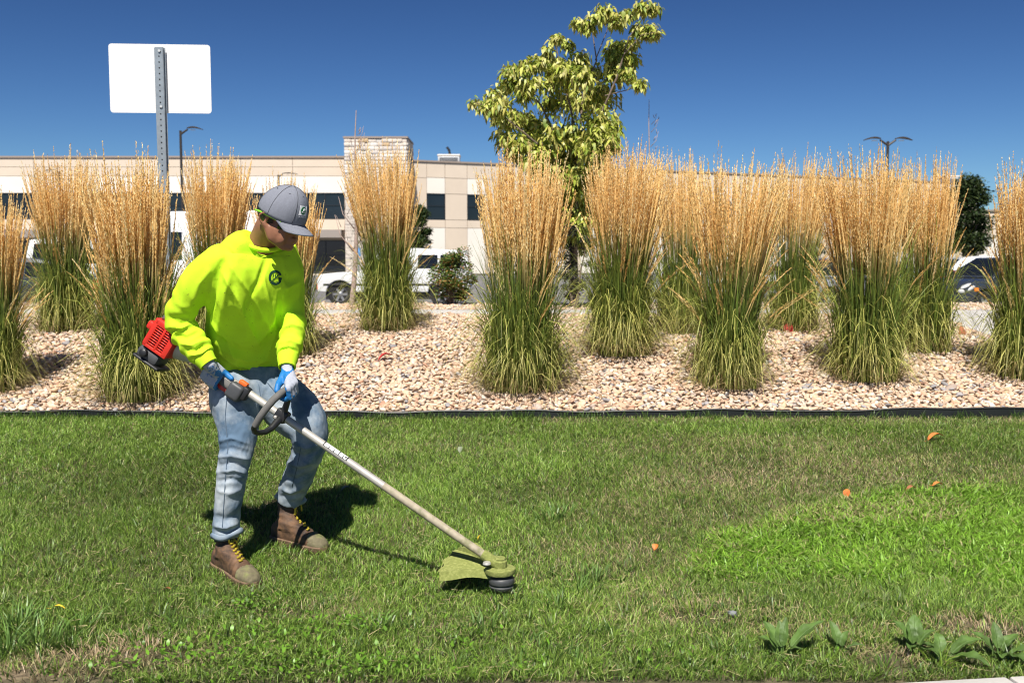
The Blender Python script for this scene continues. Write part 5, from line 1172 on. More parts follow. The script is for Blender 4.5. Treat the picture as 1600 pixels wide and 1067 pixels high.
# --- boots
def boot(heel, toe, ankle, shaft_top, label=None):
    """heel/toe on the ground, ankle direction up to shaft_top"""
    d = toe - heel; L_ = np.linalg.norm(d); d = d / L_; sd_ = np.array([-d[1], d[0], 0]); up = np.array([0, 0, 1.])
    fr = lambda a, b, c: heel + d * (a * L_) + sd_ * b + up * c
    t = Solid()
    sec = [(.02, .030, .035, .050), (.10, .036, .045, .060), (.25, .038, .052, .075), (.42, .038, .050, .078), (.58, .043, .040, .062), (.72, .048, .034, .048), (.86, .047, .031, .040), (.95, .038, .027, .030), (1.0, .022, .022, .018)]
    V = []; n = 20
    for a, hw, zc, hh in sec:
        for k in range(n):
            th = 2 * PI * k / n; ct, st = math.cos(th), math.sin(th); V.append(fr(a, hw * np.sign(ct) * abs(ct) ** .8, max(.006, zc + hh * (st if st > 0 else st * .75))))
    Fc = [(i * n + j, i * n + (j + 1) % n, (i + 1) * n + (j + 1) % n, (i + 1) * n + j) for i in range(len(sec) - 1) for j in range(n)] + [tuple(range(n)), tuple((len(sec) - 1) * n + j for j in range(n))]
    t.add(V, Fc)
    c0 = fr(.26, 0, .06); m_ = MB()
    st_ = shaft_top; r_ = [.050, .047, .048, .052, .050]; pts = [c0 + (st_ - c0) * q for q in (0, .3, .6, .93, 1.0)]
    m_.tube(pts, r_, 20); t.add(m_.V, m_.Fc)
    t.caps([fr(.30, 0, .09), fr(.55, 0, .065)], [.048, .038])
    V, Fc = fuse(t.V, t.Fc, .0055, 4); N = normals(V, Fc)
    rel = (V - heel) @ d / L_; zz = V[:, 2] - heel[2]
    crease = .003 * np.sin(rel * 70) * np.exp(-((rel - .66) / .06) ** 2) + .003 * np.sin(zz * 190 + rel * 8) * np.exp(-((zz - .13) / .04) ** 2)
    ridge = .0028 * np.exp(-((rel - .74 - .0 * zz) / .012) ** 2) + .0022 * np.exp(-((zz - .06 - .06 * (1 - rel)) / .005) ** 2) * (rel < .6)
    V = V + N * (crease + ridge)[:, None]; V = crinkle(V, normals(V, Fc), .0012, 90, 3)
    b = obj("boot", pymesh("boot", V, Fc), [mt['leather'], mt['leather_green']], man)
    if label: b["label"] = label
    cen = np.array([V[list(f)].mean(0) for f in Fc]); rl = (cen - heel) @ d / L_
    b.data.polygons.foreach_set("material_index", (rl > .74 + .02 * np.sin(cen[:, 2] * 90)).astype(np.int32)); b.data.update()
    # welt and sole
    so_ = MB(); pl = [(-.01, 0, .030)]
    outl = [(-.015, .0), (.0, .028), (.10, .037), (.3, .036), (.5, .041), (.7, .051), (.86, .050), (.97, .036), (1.015, .0)]
    ring = [(a, w) for a, w in outl] + [(a, -w) for a, w in outl[-2:0:-1]]; n = len(ring); V = []
    for (z, gr_) in ((-.004, -.002), (.012, .001), (.022, .003), (.026, .0)): V += [fr(a, w + np.sign(w) * gr_, z) for a, w in ring]
    Fc = [tuple(range(n))[::-1], tuple(3 * n + j for j in range(n))] + [(i * n + j, i * n + (j + 1) % n, (i + 1) * n + (j + 1) % n, (i + 1) * n + j) for i in range(3) for j in range(n)]
    so_.add(V, Fc, True).build("sole", mt['sole'], b)
    hb = MB(); hb.box((-.01, -.034, -.012), (.28, .034, -.003), lambda p: fr(*p)).build("heel", mt['sole'], b)
    # padded collar and laces
    ax_ = nrm(st_ - c0); e1 = nrm(np.cross(ax_, sd_)); e1 = e1 if np.dot(e1, d) > 0 else -e1; e2 = np.cross(ax_, e1)
    pd = MB(); pd.tube([st_ - ax_ * .012 + (e1 * math.cos(a) + e2 * math.sin(a)) * .046 for a in np.linspace(0, 2 * PI, 25)], .010, 8, cap=False).build("padded_collar", mt['sock'], b, sharp=180)
    tree_ = BVHTree.FromPolygons([v.co.copy() for v in b.data.vertices], [tuple(p.vertices) for p in b.data.polygons])
    path = [fr(.70, 0, .3)]
    lc = MB(); rows = 7
    def surf(a_, b_, q):     # point on the boot front: q 0 toe..1 top
        o_ = fr(.76, 0, .08) * (1 - q) + (st_ + e1 * .05) * q + (d * .1 + up * .10); tgt = fr(.40, 0, .02) * (1 - q) + (c0 + (st_ - c0) * .9) * q + sd_ * b_ * .4
        o_ = o_ + sd_ * b_; h = tree_.ray_cast(Vector(o_), Vector(nrm(tgt - o_)), .5); return (np.array(h[0]) + nrm(o_ - tgt) * .003) if h[0] is not None else None
    for i in range(rows):
        q = .02 + .86 * i / (rows - 1); hw = .026 if i < rows - 1 else .024
        P1 = [surf(0, s_, q + (.07 if s_ > 0 else 0) * 1) for s_ in np.linspace(-hw, hw, 6)]; P2 = [surf(0, -s_, q + (.07 if s_ < 0 else 0)) for s_ in np.linspace(-hw, hw, 6)]
        for P in (P1, P2[::-1]):
            P = [p for p in P if p is not None]
            if len(P) > 2: lc.tube(P, .0052, 6)
    tp = surf(0, 0, .93)
    if tp is not None:
        f_ = nrm(e1)
        for s_ in (-1, 1):
            lc.tube([tp, tp + f_ * .018 + sd_ * s_ * .012 + up * .02, tp + f_ * .022 + sd_ * s_ * .028 + up * .008, tp + f_ * .020 + sd_ * s_ * .020 - up * .022, tp + f_ * .010], .0050, 6)
            lc.tube([tp, tp + f_ * .016 + sd_ * s_ * .018 - up * .02, tp + f_ * .012 + sd_ * s_ * .026 - up * .06], .0046, 6)
    lc.build("laces", mt['lace'], b, sharp=180)
    return b
RH, RT = on_ground(333, 884, .0) + np.array([.012, 0, .0]), on_ground(400, 918, .0) + np.array([0, 0, .0])
boot(RH, RT, None, at(355, 840, 4.37))
LH, LT = on_ground(424, 843, .0) + np.array([.01, 0, .002]), on_ground(510, 862, .0) + np.array([0, 0, .0])
boot(LH, LT, None, at(451, 781, 4.70))

# --- head (local axes: f forward, l to his left, u up the skull)
HC = at(435, 346, 4.27); yaw = math.radians(-24); pit = math.radians(15); HS = 1.0
fh = np.array([math.cos(yaw), math.sin(yaw), 0]); lf = np.array([-math.sin(yaw), math.cos(yaw), 0])
ff = fh * math.cos(pit) - np.array([0, 0, 1]) * math.sin(pit); uu = fh * math.sin(pit) + np.array([0, 0, 1]) * math.cos(pit)
AX = [ff, lf, uu]
hp = lambda f, l, u: HC + (ff * f + lf * l + uu * u) * HS
pc = pit + math.radians(13); fc_ = fh * math.cos(pc) - np.array([0, 0, 1]) * math.sin(pc); uc_ = fh * math.sin(pc) + np.array([0, 0, 1]) * math.cos(pc)
hc = lambda f, l, u: hp(0, 0, .055) + (fc_ * f + lf * l + uc_ * (u - .055)) * HS        # the cap sits tipped forward on the head
hd = Solid()
def hball(c, r): hd.ball(hp(*c), np.array(r) * HS, axes=AX)
hball((-.005, 0, .050), (.096, .076, .090)); hball((.045, 0, -.012), (.054, .062, .078)); hball((.040, 0, .03), (.056, .066, .060))
for s_ in (1, -1):
    hd.caps([hp(-.002, s_ * .058, -.030), hp(.018, s_ * .053, -.066), hp(.066, s_ * .022, -.094)], [.020 * HS, .019 * HS, .018 * HS])
    hball((.060, s_ * .034, -.022), (.030, .026, .030)); hball((.024, s_ * .052, -.042), (.040, .019, .046)); hball((.052, s_ * .040, -.058), (.034, .022, .036)); hball((.058, s_ * .036, .028), (.034, .028, .016))
    hball((.094, s_ * .012, -.026), (.013, .009, .009))
hball((.074, 0, -.092), (.024, .024, .020)); hball((.070, 0, -.062), (.028, .034, .026))
hd.caps([hp(.092, 0, .022), hp(.104, 0, .0), hp(.116, 0, -.022)], [.010 * HS, .010 * HS, .0125 * HS])
hball((.095, 0, -.053), (.011, .022, .0065)); hball((.093, 0, -.064), (.0115, .019, .0075)); hball((.085, 0, -.079), (.010, .02, .007))
# ear: rim and lobe
for s_ in (1, -1):
    e = [(-.012, .074, -.030), (-.014, .082, -.018), (-.028, .094, .002), (-.028, .097, .020), (-.014, .092, .032), (.004, .084, .028), (.008, .078, .012)]
    hd.caps([hp(a, s_ * b, c) for a, b, c in e], [.0078 * HS, .0065 * HS, .006 * HS, .006 * HS, .006 * HS, .0055 * HS, .005 * HS], n=8)
    hd.ball(hp(-.008, s_ * .074, .008), np.array((.012, .006, .020)) * HS, axes=AX); hd.ball(hp(-.006, s_ * .076, -.020), np.array((.008, .005, .009)) * HS, axes=AX)
# neck down into the shirt
nk = Solid(); nk.loft([rg(402, 398, 4.40, 27, .070), rg(408, 384, 4.385, 23.5, .064), rg(414, 370, 4.36, 21.5, .060), rg(421, 354, 4.32, 21, .058), rg(428, 342, 4.29, 19, .055)], n=24); hd.add(nk.V, nk.Fc)
V, Fc = fuse(hd.V, hd.Fc, .0042, 5)
# whole body under the clothes: one continuous figure
bd = Solid(); bd.add(V, Fc)
bd.loft([rg(402, 396, 4.40, 30, .06), rg(398, 414, 4.41, 55, .075), rg(395, 450, 4.43, 55, .09), rg(385, 520, 4.52, 50, .085), rg(388, 590, 4.60, 50, .09), rg(392, 630, 4.55, 38, .10)], n=24, xref=(.70, .714, 0))
bd.caps([at(342, 413, 4.28), at(281, 492, 4.31), at(318, 558, 4.275), at(326, 570, 4.275)], [.048, .040, .027, .020]); bd.caps([at(446, 418, 4.55), at(458, 500, 4.47), at(449, 566, 4.30), at(449, 580, 4.28)], [.046, .038, .025, .018])
bd.caps([at(365, 612, 4.47), at(368, 712, 4.37), at(355, 826, 4.36), at(355, 836, 4.365)], [.080, .052, .032, .026]); bd.caps([at(420, 612, 4.57), at(480, 680, 4.53), at(453, 770, 4.69), at(452, 778, 4.69)], [.080, .052, .030, .026])
Vb, Fb = fuse(bd.V, bd.Fc, .0042, 2)
body = shade_mesh_obj("body", Vb, Fb, mt['skin'], man)
# hair under the cap: back and temples
r = np.random.default_rng(3); Vh = []; nA, nB = 40, 22
for i in range(nB + 1):
    for j in range(nA + 1):
        az = math.radians(72 + (288 - 72) * j / nA); el = math.radians(-68 + 72 * i / nB); lowk = 1.0
        f, l_, u = math.cos(el) * math.cos(az) * .1005, math.cos(el) * math.sin(az) * .081, math.sin(el) * .094 + .050
        if i == 0: u += .010 * math.sin(j * 2.1) + .012 * math.cos(az) * -1 * 0
        k = .93 if i == 0 else (1.0 + .012 * r.random()); Vh.append(hp(f * k - .005, l_ * k, u))
Fh = [(i * (nA + 1) + j, i * (nA + 1) + j + 1, (i + 1) * (nA + 1) + j + 1, (i + 1) * (nA + 1) + j) for i in range(nB) for j in range(nA)]
obj("hair", pymesh("hair", np.array(Vh), Fh), mt['hair'], man)
# safety glasses: lime temples and dark wrap lens
TEMPLES = []
for s_ in (1, -1): gl = MB(); TEMPLES.append(gl); gl.tube([hp(-.070, s_ * .078, .030), hp(-.03, s_ * .0835, .030), hp(.02, s_ * .0815, .022), hp(.068, s_ * .072, .012)], [.0042, .005, .0060, .0060], 8)
Vg = []; n = 18
for i in range(n + 1):
    a = -1.22 + 2.44 * i / n; f, l_ = .024 + .088 * math.cos(a), .0765 * math.sin(a)
    for (du, k) in ((.022, 1.0), (.002, 1.015), (-.020 + .010 * math.exp(-(a / .25) ** 2), 1.0), (-.018 + .010 * math.exp(-(a / .25) ** 2), .975), (.022, .975)): Vg.append(hp(.024 + (f - .024) * k, l_ * k, du))
Fg = [(i * 5 + j, i * 5 + (j + 1) % 5, (i + 1) * 5 + (j + 1) % 5, (i + 1) * 5 + j) for i in range(n) for j in range(5)]
gls = obj("safety_glasses", pymesh("safety_glasses", np.array(Vg), Fg), mt['dark_lens'], man)
for gl in TEMPLES: gl.build("temple", mt['lime'], gls, sharp=180)
# cap
cc = np.array([.014, 0, .052]); nA, nB = 48, 16; Vc = []
def cap_r(az, el):
    cx = math.cos(el) * math.cos(az); cy = math.cos(el) * math.sin(az); cz = math.sin(el)
    fr_ = max(0, cx); hgt = .116 + .020 * max(0, math.cos(az)) ** 1.5 * math.cos(el) - .012 * max(0, -math.cos(az)) * math.cos(el)
    g = 1 - .010 * math.exp(-((((az / (PI / 3) + .5) % 1) - .5) / .045) ** 2) * math.cos(el) ** .3
    return np.array([cx * (.106 if cx > 0 else .104) * g, cy * .0905 * g, cz * hgt * g]) 
for i in range(nB + 1):
    el = math.radians(-7 + 97 * i / nB)
    for j in range(nA):
        az = 2 * PI * j / nA; p = cc + cap_r(az, el); drop = (.014 * math.cos(az) - .018 * (1 - math.cos(az)) * .5) * (1 - i / nB)
        Vc.append(hc(p[0], p[1], p[2] - .004 + (-.006 * math.cos(az) if i == 0 else 0) - .012 * (1 - math.cos(az)) * .5 * (1 - i / nB)))
Fcp = [(i * nA + j, i * nA + (j + 1) % nA, (i + 1) * nA + (j + 1) % nA, (i + 1) * nA + j) for i in range(nB) for j in range(nA)]
capo = obj("cap", pymesh("cap", np.array(Vc), Fcp), mt['cap'], man)
sm = capo.modifiers.new("thick", 'SOLIDIFY'); sm.thickness = .004; sm.offset = 1
bt = Solid(); bt.ball(hc(.014, 0, .167), np.array((.009, .009, .005)) * HS, axes=AX); obj("button", pymesh("button", np.array(bt.V), bt.Fc), mt['cap'], capo)
Vb_ = []; n = 20; m2 = 8
for i in range(n + 1):
    a = -1.18 + 2.36 * i / n
    for j in range(m2 + 1):
        q = j / m2; ext = .080 * math.cos(a * .80) ** .55 * q; f = .016 + .100 * math.cos(a) + ext * .92; l_ = .0905 * math.sin(a) * (1 - .10 * q); u = .036 - .030 * (l_ / .09) ** 2 * (.35 + .65 * q) - .014 * q - .10 * 0
        Vb_.append(hc(f, l_, u))
Fb_ = [(i * (m2 + 1) + j, i * (m2 + 1) + j + 1, (i + 1) * (m2 + 1) + j + 1, (i + 1) * (m2 + 1) + j) for i in range(n) for j in range(m2)]
brim = obj("brim", pymesh("brim", np.array(Vb_), Fb_), mt['cap'], capo); sm = brim.modifiers.new("thick", 'SOLIDIFY'); sm.thickness = .005; sm.offset = 0
for k in range(6):
    az = (k + .5) * PI / 3 + PI / 6 * 0; st_ = []
    for q in np.linspace(0, 1, 12):
        el = math.radians(-4 + 93 * q); p = cc + cap_r(az, el) * 1.045; drop = (.014 * math.cos(az)) * 0
        st_.append(hc(p[0], p[1], p[2] - .004 - .012 * (1 - math.cos(az)) * .5 * (1 - q)))
    MB().tube(st_, .0013, 5).build("seam", mt['cap_seam'], capo, sharp=180)
    az2 = az - PI / 6; el = math.radians(52); p = cc + cap_r(az2, el) * 1.04; ey = Solid(); ey.ball(hc(p[0], p[1], p[2] - .004), (.0026,) * 3); obj("eyelet", pymesh("eyelet", np.array(ey.V), ey.Fc), mt['cap_seam'], capo)
# patch on the cap front: white square, green disc with pale veins, row of small white marks below
def capp(x, y, off):   # x to his left, y up, in metres on the front panel
    az = x / .095; el = math.asin(max(-.3, min(.9, (y) / .135))); p = cc + cap_r(az, el) * (1 + (off + .0042) / .105); return hc(p[0], p[1], p[2] - .004)
def cap_patch(name, polys, mat, off, x0=.0, y0=.052):
    m_ = MB()
    for P in polys:
        V = [capp(x0 + x, y0 + y, off) for x, y in P]; V2 = [capp(x0 + x, y0 + y, off - .0015) for x, y in P]; k = len(V)
        m_.add(V + V2, [tuple(range(k)), tuple(range(2 * k - 1, k - 1, -1))] + [(i, i + k, (i + 1) % k + k, (i + 1) % k) for i in range(k)], False)
    return m_.build(name, mat, capo)
def subdiv_rect(x0, x1, y0, y1, n=5): return [[(x0 + (x1 - x0) * i / n, y0), (x0 + (x1 - x0) * (i + 1) / n, y0), (x0 + (x1 - x0) * (i + 1) / n, y1), (x0 + (x1 - x0) * i / n, y1)] for i in range(n)]
PX = -.010
patch = cap_patch("patch", subdiv_rect(-.0235, .0235, -.019, .019), mt['white_cloth'], .0012, PX)
cap_patch("emblem", [[(.0148 * math.cos(2 * PI * k / 20) - .003, .0148 * math.sin(2 * PI * k / 20)) for k in range(20)]], mt['green_print'], .0024, PX)
cap_patch("emblem_lines", [[(x * .0135 - .003, y * .0135) for x, y in P] for P in line_strip([(-.75, -.5), (0, .0), (.7, .45)], .06) + line_strip([(-.2, -.1), (-.2, .55)], .05) + line_strip([(.1, .05), (.2, .7)], .05) + line_strip([(.05, .0), (.6, -.1)], .05) + line_strip([(-.6, -.6), (.5, -.5)], .05)] + subdiv_rect(.0135, .0155, -.017, .017, 1), mt['white_cloth'], .0034, PX)
cap_patch("small_marks", [[(x, -.027), (x + .0045, -.027), (x + .0045, -.0225), (x, -.0225)] for x in (-.020, -.011, -.002, .007, .016)], mt['white_cloth'], .0012, PX)

# --- gloves
def glove(bones, palm_test, voxel=.0042):
    s_ = Solid()
    for P, r_ in bones: s_.caps(P, r_, n=10)
    V, Fc = fuse(s_.V, s_.Fc, voxel, 3); N = normals(V, Fc); V = crinkle(V, N, .0012, 120, 6)
    o = obj("glove", pymesh("glove", V, Fc), [mt['knit'], mt['latex']], man)
    cen = np.array([V[list(f)].mean(0) for f in Fc]); nn_ = np.array([N[list(f)].mean(0) for f in Fc])
    o.data.polygons.foreach_set("material_index", palm_test(cen, nn_).astype(np.int32)); o.data.update(); return o, BVHTree.FromPolygons([Vector(p) for p in V], Fc)
# ---------------------------------------------------------------- the string trimmer
mt['alu'] = M("scuffed_aluminium", (.42, .40, .36), .5, metal=.25, var=.12, scale=30)
mt['alu_green'] = M("clipping_dusted_tube", (.36, .31, .225), .75, metal=.0, var=.2, scale=40, col2=(.24, .23, .12), c2scale=24)
mt['red_plastic'] = M("red_plastic", (.52, .025, .012), .35, var=.12, scale=25)
mt['grey_plastic'] = M("dark_grey_plastic", (.055, .057, .06), .5, var=.15, scale=40)
mt['black_plastic'] = M("black_plastic", (.014, .014, .015), .45)
mt['foam'] = M("grey_foam_grip", (.125, .12, .112), .85, var=.12, scale=60, bump=.3, bscale=300, bdist=.002)
mt['silver_cast'] = M("cast_housing", (.46, .45, .41), .5, metal=.3, var=.1, scale=30)
mt['clippings'] = M("clipping_covered_plastic", (.21, .235, .06), .95, var=.22, scale=90, col2=(.25, .265, .085), c2scale=90, bump=.7, bscale=220, bdist=.004)
mt['decal'] = M("white_decal", (.78, .78, .76), .5)
mt['ink'] = M("black_ink", (.012, .012, .013), .5)
mt['orange'] = M("orange_plastic", (.75, .13, .02), .4)
TB = at(777, 881, 4.08); TA = at(300, 553, 4.40); td = nrm(TB - TA); tL = np.linalg.norm(TB - TA)
te = nrm(np.array([0, -1, 0]) - td * np.dot([0, -1, 0], td)); tu = np.cross(te, td); tu = tu if tu[2] > 0 else -tu
trim = thing("string_trimmer", "string trimmer with a red engine, loop handle and clipping covered guard held by the worker", "trimmer", on_ground(775, 925))
def on_shaft(u):                        # parameter along the shaft whose picture column is u
    lo, hi = -.6, tL
    for _ in range(40):
        m_ = (lo + hi) / 2; uu_ = project(TA + td * m_)[0][0]
        if uu_ < u: lo = m_
        else: hi = m_
    return lo
sp = lambda s_, c=0, w=0: TA + td * s_ + te * c + tu * w
s_end = tL - .005
shaft = MB().tube([sp(.08), sp(on_shaft(600))], .0168, 16).build("shaft", mt['alu'], trim)
MB().tube([sp(on_shaft(600) - .002), sp(s_end)], [.0171, .0171], 16).build("lower_tube", mt['alu_green'], trim)
# decal wrapped on the tube
def wrap(s0, s1, a0, a1, r, mat, name, n=6):
    m_ = MB(); V = []
    for s_ in (s0, s1):
        for k in range(n + 1):
            a = math.radians(a0 + (a1 - a0) * k / n); V.append(sp(s_, r * math.cos(a), r * math.sin(a)))
    m_.add(V, [(k, k + 1, n + 2 + k, n + 1 + k) for k in range(n)], True); return m_.build(name, mat, shaft, sharp=180)
sA, sB = on_shaft(506), on_shaft(543)
wrap(sA, sB, 5, 80, .0172, mt['ink'], "decal"); wrap(sA + .006, sB - .006, 12, 76, .0175, mt['decal'], "decal")
for q in (.22, .42, .62, .80): wrap(sA + (sB - sA) * q, sA + (sB - sA) * q + .0050, 5, 46 if q != .62 else 78, .0178, mt['ink'], "decal_mark")
wrap(sA + (sB - sA) * .88, sA + (sB - sA) * .94, 30, 60, .0178, mt['ink'], "decal_mark")
# engine
O = at(255, 532, 4.40); fe = lambda p: O + (td * p[0] + te * p[1] + tu * p[2]) * .87
eng = MB().bbox((-.045, -.062, -.048), (.080, .062, .088), .02, fe).build("engine", mt['black_plastic'], trim)
cov = MB()
cov.bbox((-.055, -.074, .078), (.088, .074, .104), .010, fe)                       # top shell
cov.bbox((-.055, .060, -.056), (-.030, .076, .098), .006, fe); cov.bbox((.060, .060, -.056), (.092, .076, .098), .006, fe)     # camera side frame
cov.bbox((-.055, .060, -.058), (.092, .076, -.040), .006, fe); cov.bbox((-.055, .060, .066), (.092, .076, .098), .008, fe); cov.bbox((.012, .060, -.05), (.026, .077, .09), .004, fe)
cov.bbox((-.055, -.076, -.056), (.092, -.060, .098), .008, fe)
cov.bbox((-.062, -.070, -.05), (-.045, .070, .098), .006, fe); cov.bbox((.080, -.070, -.05), (.096, .070, .098), .006, fe)
cov.bbox((-.095, -.04, .020), (-.055, .060, .066), .012, fe)                        # starter lug
cv = cov.build("engine_cover", mt['red_plastic'], trim)
rib_me = None
for side in (0, 1):
    x0, x1 = (-.034, .016) if side == 0 else (.022, .064)
    for k in range(8):
        z0 = -.036 + k * .0132; MB().bbox((x0, .062, z0), (x1, .0745, z0 + .0068), .002, fe, 1).build("rib", mt['red_plastic'], cv)
for k in range(6): MB().box((-.038 + k * .02, -.02, .1035), (-.028 + k * .02, .06, .1055), fe).build("vent", mt['black_plastic'], cv)
MB().bbox((-.070, -.060, -.122), (.062, .066, -.060), .022, fe).build("fuel_tank", mt['grey_plastic'], trim)
MB().bbox((-.074, -.064, -.134), (.088, .070, -.116), .009, fe).build("skid", mt['black_plastic'], trim)
MB().lathe([(.020, 0), (.020, .02), (.015, .024)], 16, lambda p: fe((-.02 + p[0], .066 + p[2], -.088 + p[1]))).build("fuel_cap", mt['black_plastic'], trim)
MB().bbox((-.075, -.05, .05), (-.04, .0, .115), .012, fe).build("air_filter", mt['grey_plastic'], trim)
MB().tube([fe((-.03, -.02, .10)), fe((-.02, -.02, .128)), fe((.02, -.02, .128))], .012, 8).build("starter_grip", mt['black_plastic'], trim)
s0 = float(np.dot(fe((.088, 0, 0)) - TA, td)); e0 = fe((.088, 0, 0)); off = e0 - (TA + td * s0)
cone = [sp(s0) + off * .5, sp(s0 + .03) + off * .35, sp(s0 + .085) + off * .1, sp(.06), sp(.10)]
MB().tube(cone, [.050, .046, .030, .024, .021], 20).build("clutch_housing", mt['silver_cast'], trim)
# rear grip with trigger and switch block
sG0, sG1 = on_shaft(327), on_shaft(366)
MB().tube([sp(sG0 - .05, 0, -.004), sp(sG0, .002, -.014), sp((sG0 + sG1) / 2, .004, -.020), sp(sG1, .006, -.020), sp(sG1 + .03, .006, -.016)], [.019, .0215, .0205, .0215, .021], 16).build("rear_grip", mt['foam'], trim)
MB().bbox((sG1 - .006, -.020, -.062), (sG1 + .068, .040, .014), .016, lambda p: sp(p[0], p[1], p[2]), 3).build("throttle_block", mt['grey_plastic'], trim)
MB().bbox((sG1 + .052, -.018, -.040), (sG1 + .088, .028, .022), .010, lambda p: sp(p[0], p[1], p[2])).build("throttle_block", mt['black_plastic'], trim)
MB().bbox((sG1 + .018, -.012, .014), (sG1 + .062, .016, .034), .006, lambda p: sp(p[0], p[1], p[2])).build("stop_switch", mt['orange'], trim)
MB().bbox((sG0 + .02, -.004, -.056), (sG1 - .002, .014, -.034), .004, lambda p: sp(p[0], p[1], p[2])).build("trigger", mt['red_plastic'], trim)
# loop handle
lp = [(450, 606, 4.235), (447, 609, 4.19), (438, 615, 4.15), (427, 625, 4.125), (416, 638, 4.115), (406, 652, 4.115), (399, 665, 4.13)]
MB().tube([at(*p) for p in lp], [.0150, .0150, .0155, .0155, .0155, .0155, .0150], 14).build("loop_grip", mt['foam'], trim, sharp=60)
MB().tube([at(*p) for p in [(400, 662, 4.125), (396.5, 669, 4.14), (397.5, 674, 4.155), (403, 676, 4.18), (414, 675, 4.21), (424, 669, 4.24), (432, 660, 4.262), (437, 655, 4.285)]], [.0120, .0120, .0120, .0120, .0125, .014, .016, .016], 10).build("loop_frame", mt['black_plastic'], trim, sharp=60)
MB().tube([at(*p) for p in [(451, 604, 4.24), (453, 612, 4.27), (449, 628, 4.285), (444, 643, 4.29), (441, 652, 4.29)]], [.012, .012, .013, .015, .016], 10).build("loop_frame", mt['black_plastic'], trim, sharp=60)
sC = on_shaft(441); MB().bbox((sC - .030, -.026, -.026), (sC + .026, .026, .028), .008, lambda p: sp(*p)).build("handle_clamp", mt['black_plastic'], trim)
MB().lathe([(.0075, .0), (.0075, .012), (.004, .014)], 8, lambda p: sp(sC - .014 + p[0], .024 + p[2], -.012 + p[1])).build("clamp_bolt", mt['alu'], trim)
# throttle cable along the tube
MB().tube([sp(sG1 + .08, -.010, -.018), sp(sG1 + .02, -.02, -.035), sp(sG0, -.02, -.03), sp(sG0 - .10, -.015, -.025)], .005, 8).build("throttle_cable", mt['black_plastic'], trim)
# gear head, guard and spool
HD = np.array([TB[0] + .012, TB[1], 0.006]); zg = TB[2]
MB().tube([sp(s_end - .07), sp(s_end - .02), sp(s_end + .012)], [.0225, .0245, .022], 16).build("gear_head", mt['clippings'], trim)
MB().lathe([(.027, zg - .042), (.029, zg - .03), (.029, zg + .008), (.024, zg + .013), (.024, zg + .020), (.020, zg + .024)], 20, lambda p: HD + np.array(p)).build("gear_case", mt['clippings'], trim)
MB().lathe([(.016, zg + .012), (.018, zg + .016), (.015, zg + .024)], 12, lambda p: HD + np.array([-.055, -.028, -.012]) + np.array(p)).build("bolt", mt['silver_cast'], trim)
gd = MB(); A0, A1, na, nr = 184, 116, 18, 8; V = []; zt = zg - .030
def gz(q, a): return zt + .008 * math.sin(PI * q) - .006 * q + .26 * max(0, (.035 + .217 * q) * math.sin(a))
def grad_(q, k): return .035 + (.252 - .035) * q
grid = {}
for (layer, dz) in ((0, 0), (1, -.004)):
    for i in range(na + 1):
        a = math.radians(A0 + (A1 - A0) * i / na)
        for j in range(nr + 1):
            q = j / nr; rad = grad_(q, i) * (1 + .04 * math.sin(i * 1.3) * (q > .9)); grid[(layer, i, j)] = len(V); V.append(HD + np.array([rad * math.cos(a), rad * math.sin(a), gz(q, a) + dz]))
Fc = []
for i in range(na):
    for j in range(nr):
        g = lambda l, x, y: grid[(l, x, y)]
        Fc += [(g(0, i, j), g(0, i + 1, j), g(0, i + 1, j + 1), g(0, i, j + 1)), (g(1, i, j), g(1, i, j + 1), g(1, i + 1, j + 1), g(1, i + 1, j))]
for j in range(nr):
    for i_ in (0, na): Fc.append((grid[(0, i_, j)], grid[(0, i_, j + 1)], grid[(1, i_, j + 1)], grid[(1, i_, j)]))
for i in range(na): Fc += [(grid[(0, i, nr)], grid[(0, i + 1, nr)], grid[(1, i + 1, nr)], grid[(1, i, nr)]), (grid[(0, i, 0)], grid[(0, i + 1, 0)], grid[(1, i + 1, 0)], grid[(1, i, 0)])]
gd.add(V, Fc, True); guard = gd.build("guard", mt['clippings'], trim, sharp=50)
def skirt(pts, name, z0f, z1f, th=.004, mat='clippings', flare=.008):
    m_ = MB(); n = len(pts); V = []
    for i, p in enumerate(pts):
        p = np.asarray(p); t_ = nrm(pts[min(i + 1, n - 1)] - pts[max(i - 1, 0)]); o_ = np.array([t_[1], -t_[0], 0]); o_ = o_ if np.dot(o_, p - HD) > 0 or name == "front_lip" else -o_
        V += [p + np.array([0, 0, z0f(i)]), p + o_ * flare + np.array([0, 0, z1f(i)]), p + o_ * (flare - th) + np.array([0, 0, z1f(i)]), p - o_ * th + np.array([0, 0, z0f(i)])]
    Fc = [(i * 4 + j, i * 4 + (j + 1) % 4, (i + 1) * 4 + (j + 1) % 4, (i + 1) * 4 + j) for i in range(n - 1) for j in range(4)] + [(0, 1, 2, 3), tuple((n - 1) * 4 + j for j in range(4))]
    m_.add(V, Fc, True).build(name, mt[mat], guard, sharp=50)
arc = [HD + np.array([.253 * math.cos(math.radians(A0 + (A1 - A0) * i / 16)), .253 * math.sin(math.radians(A0 + (A1 - A0) * i / 16)), 0]) for i in range(17)]
skirt(arc, "guard_rim", lambda i: gz(1, math.radians(A0 + (A1 - A0) * i / 16)) - .001, lambda i: zt - .068 + .05 * (i / 16))
a0 = math.radians(A0); fl = [HD + np.array([r_ * math.cos(a0), r_ * math.sin(a0) - .003, 0]) for r_ in np.linspace(.253, .03, 9)]
skirt(fl, "front_lip", lambda i: gz(1 - i / 8, 0) + zt * 0, lambda i: gz(1 - i / 8, 0) - .032 - .003 * math.sin(i), flare=.014)
ar = math.radians(A0 - 46); fin = MB(); V = []
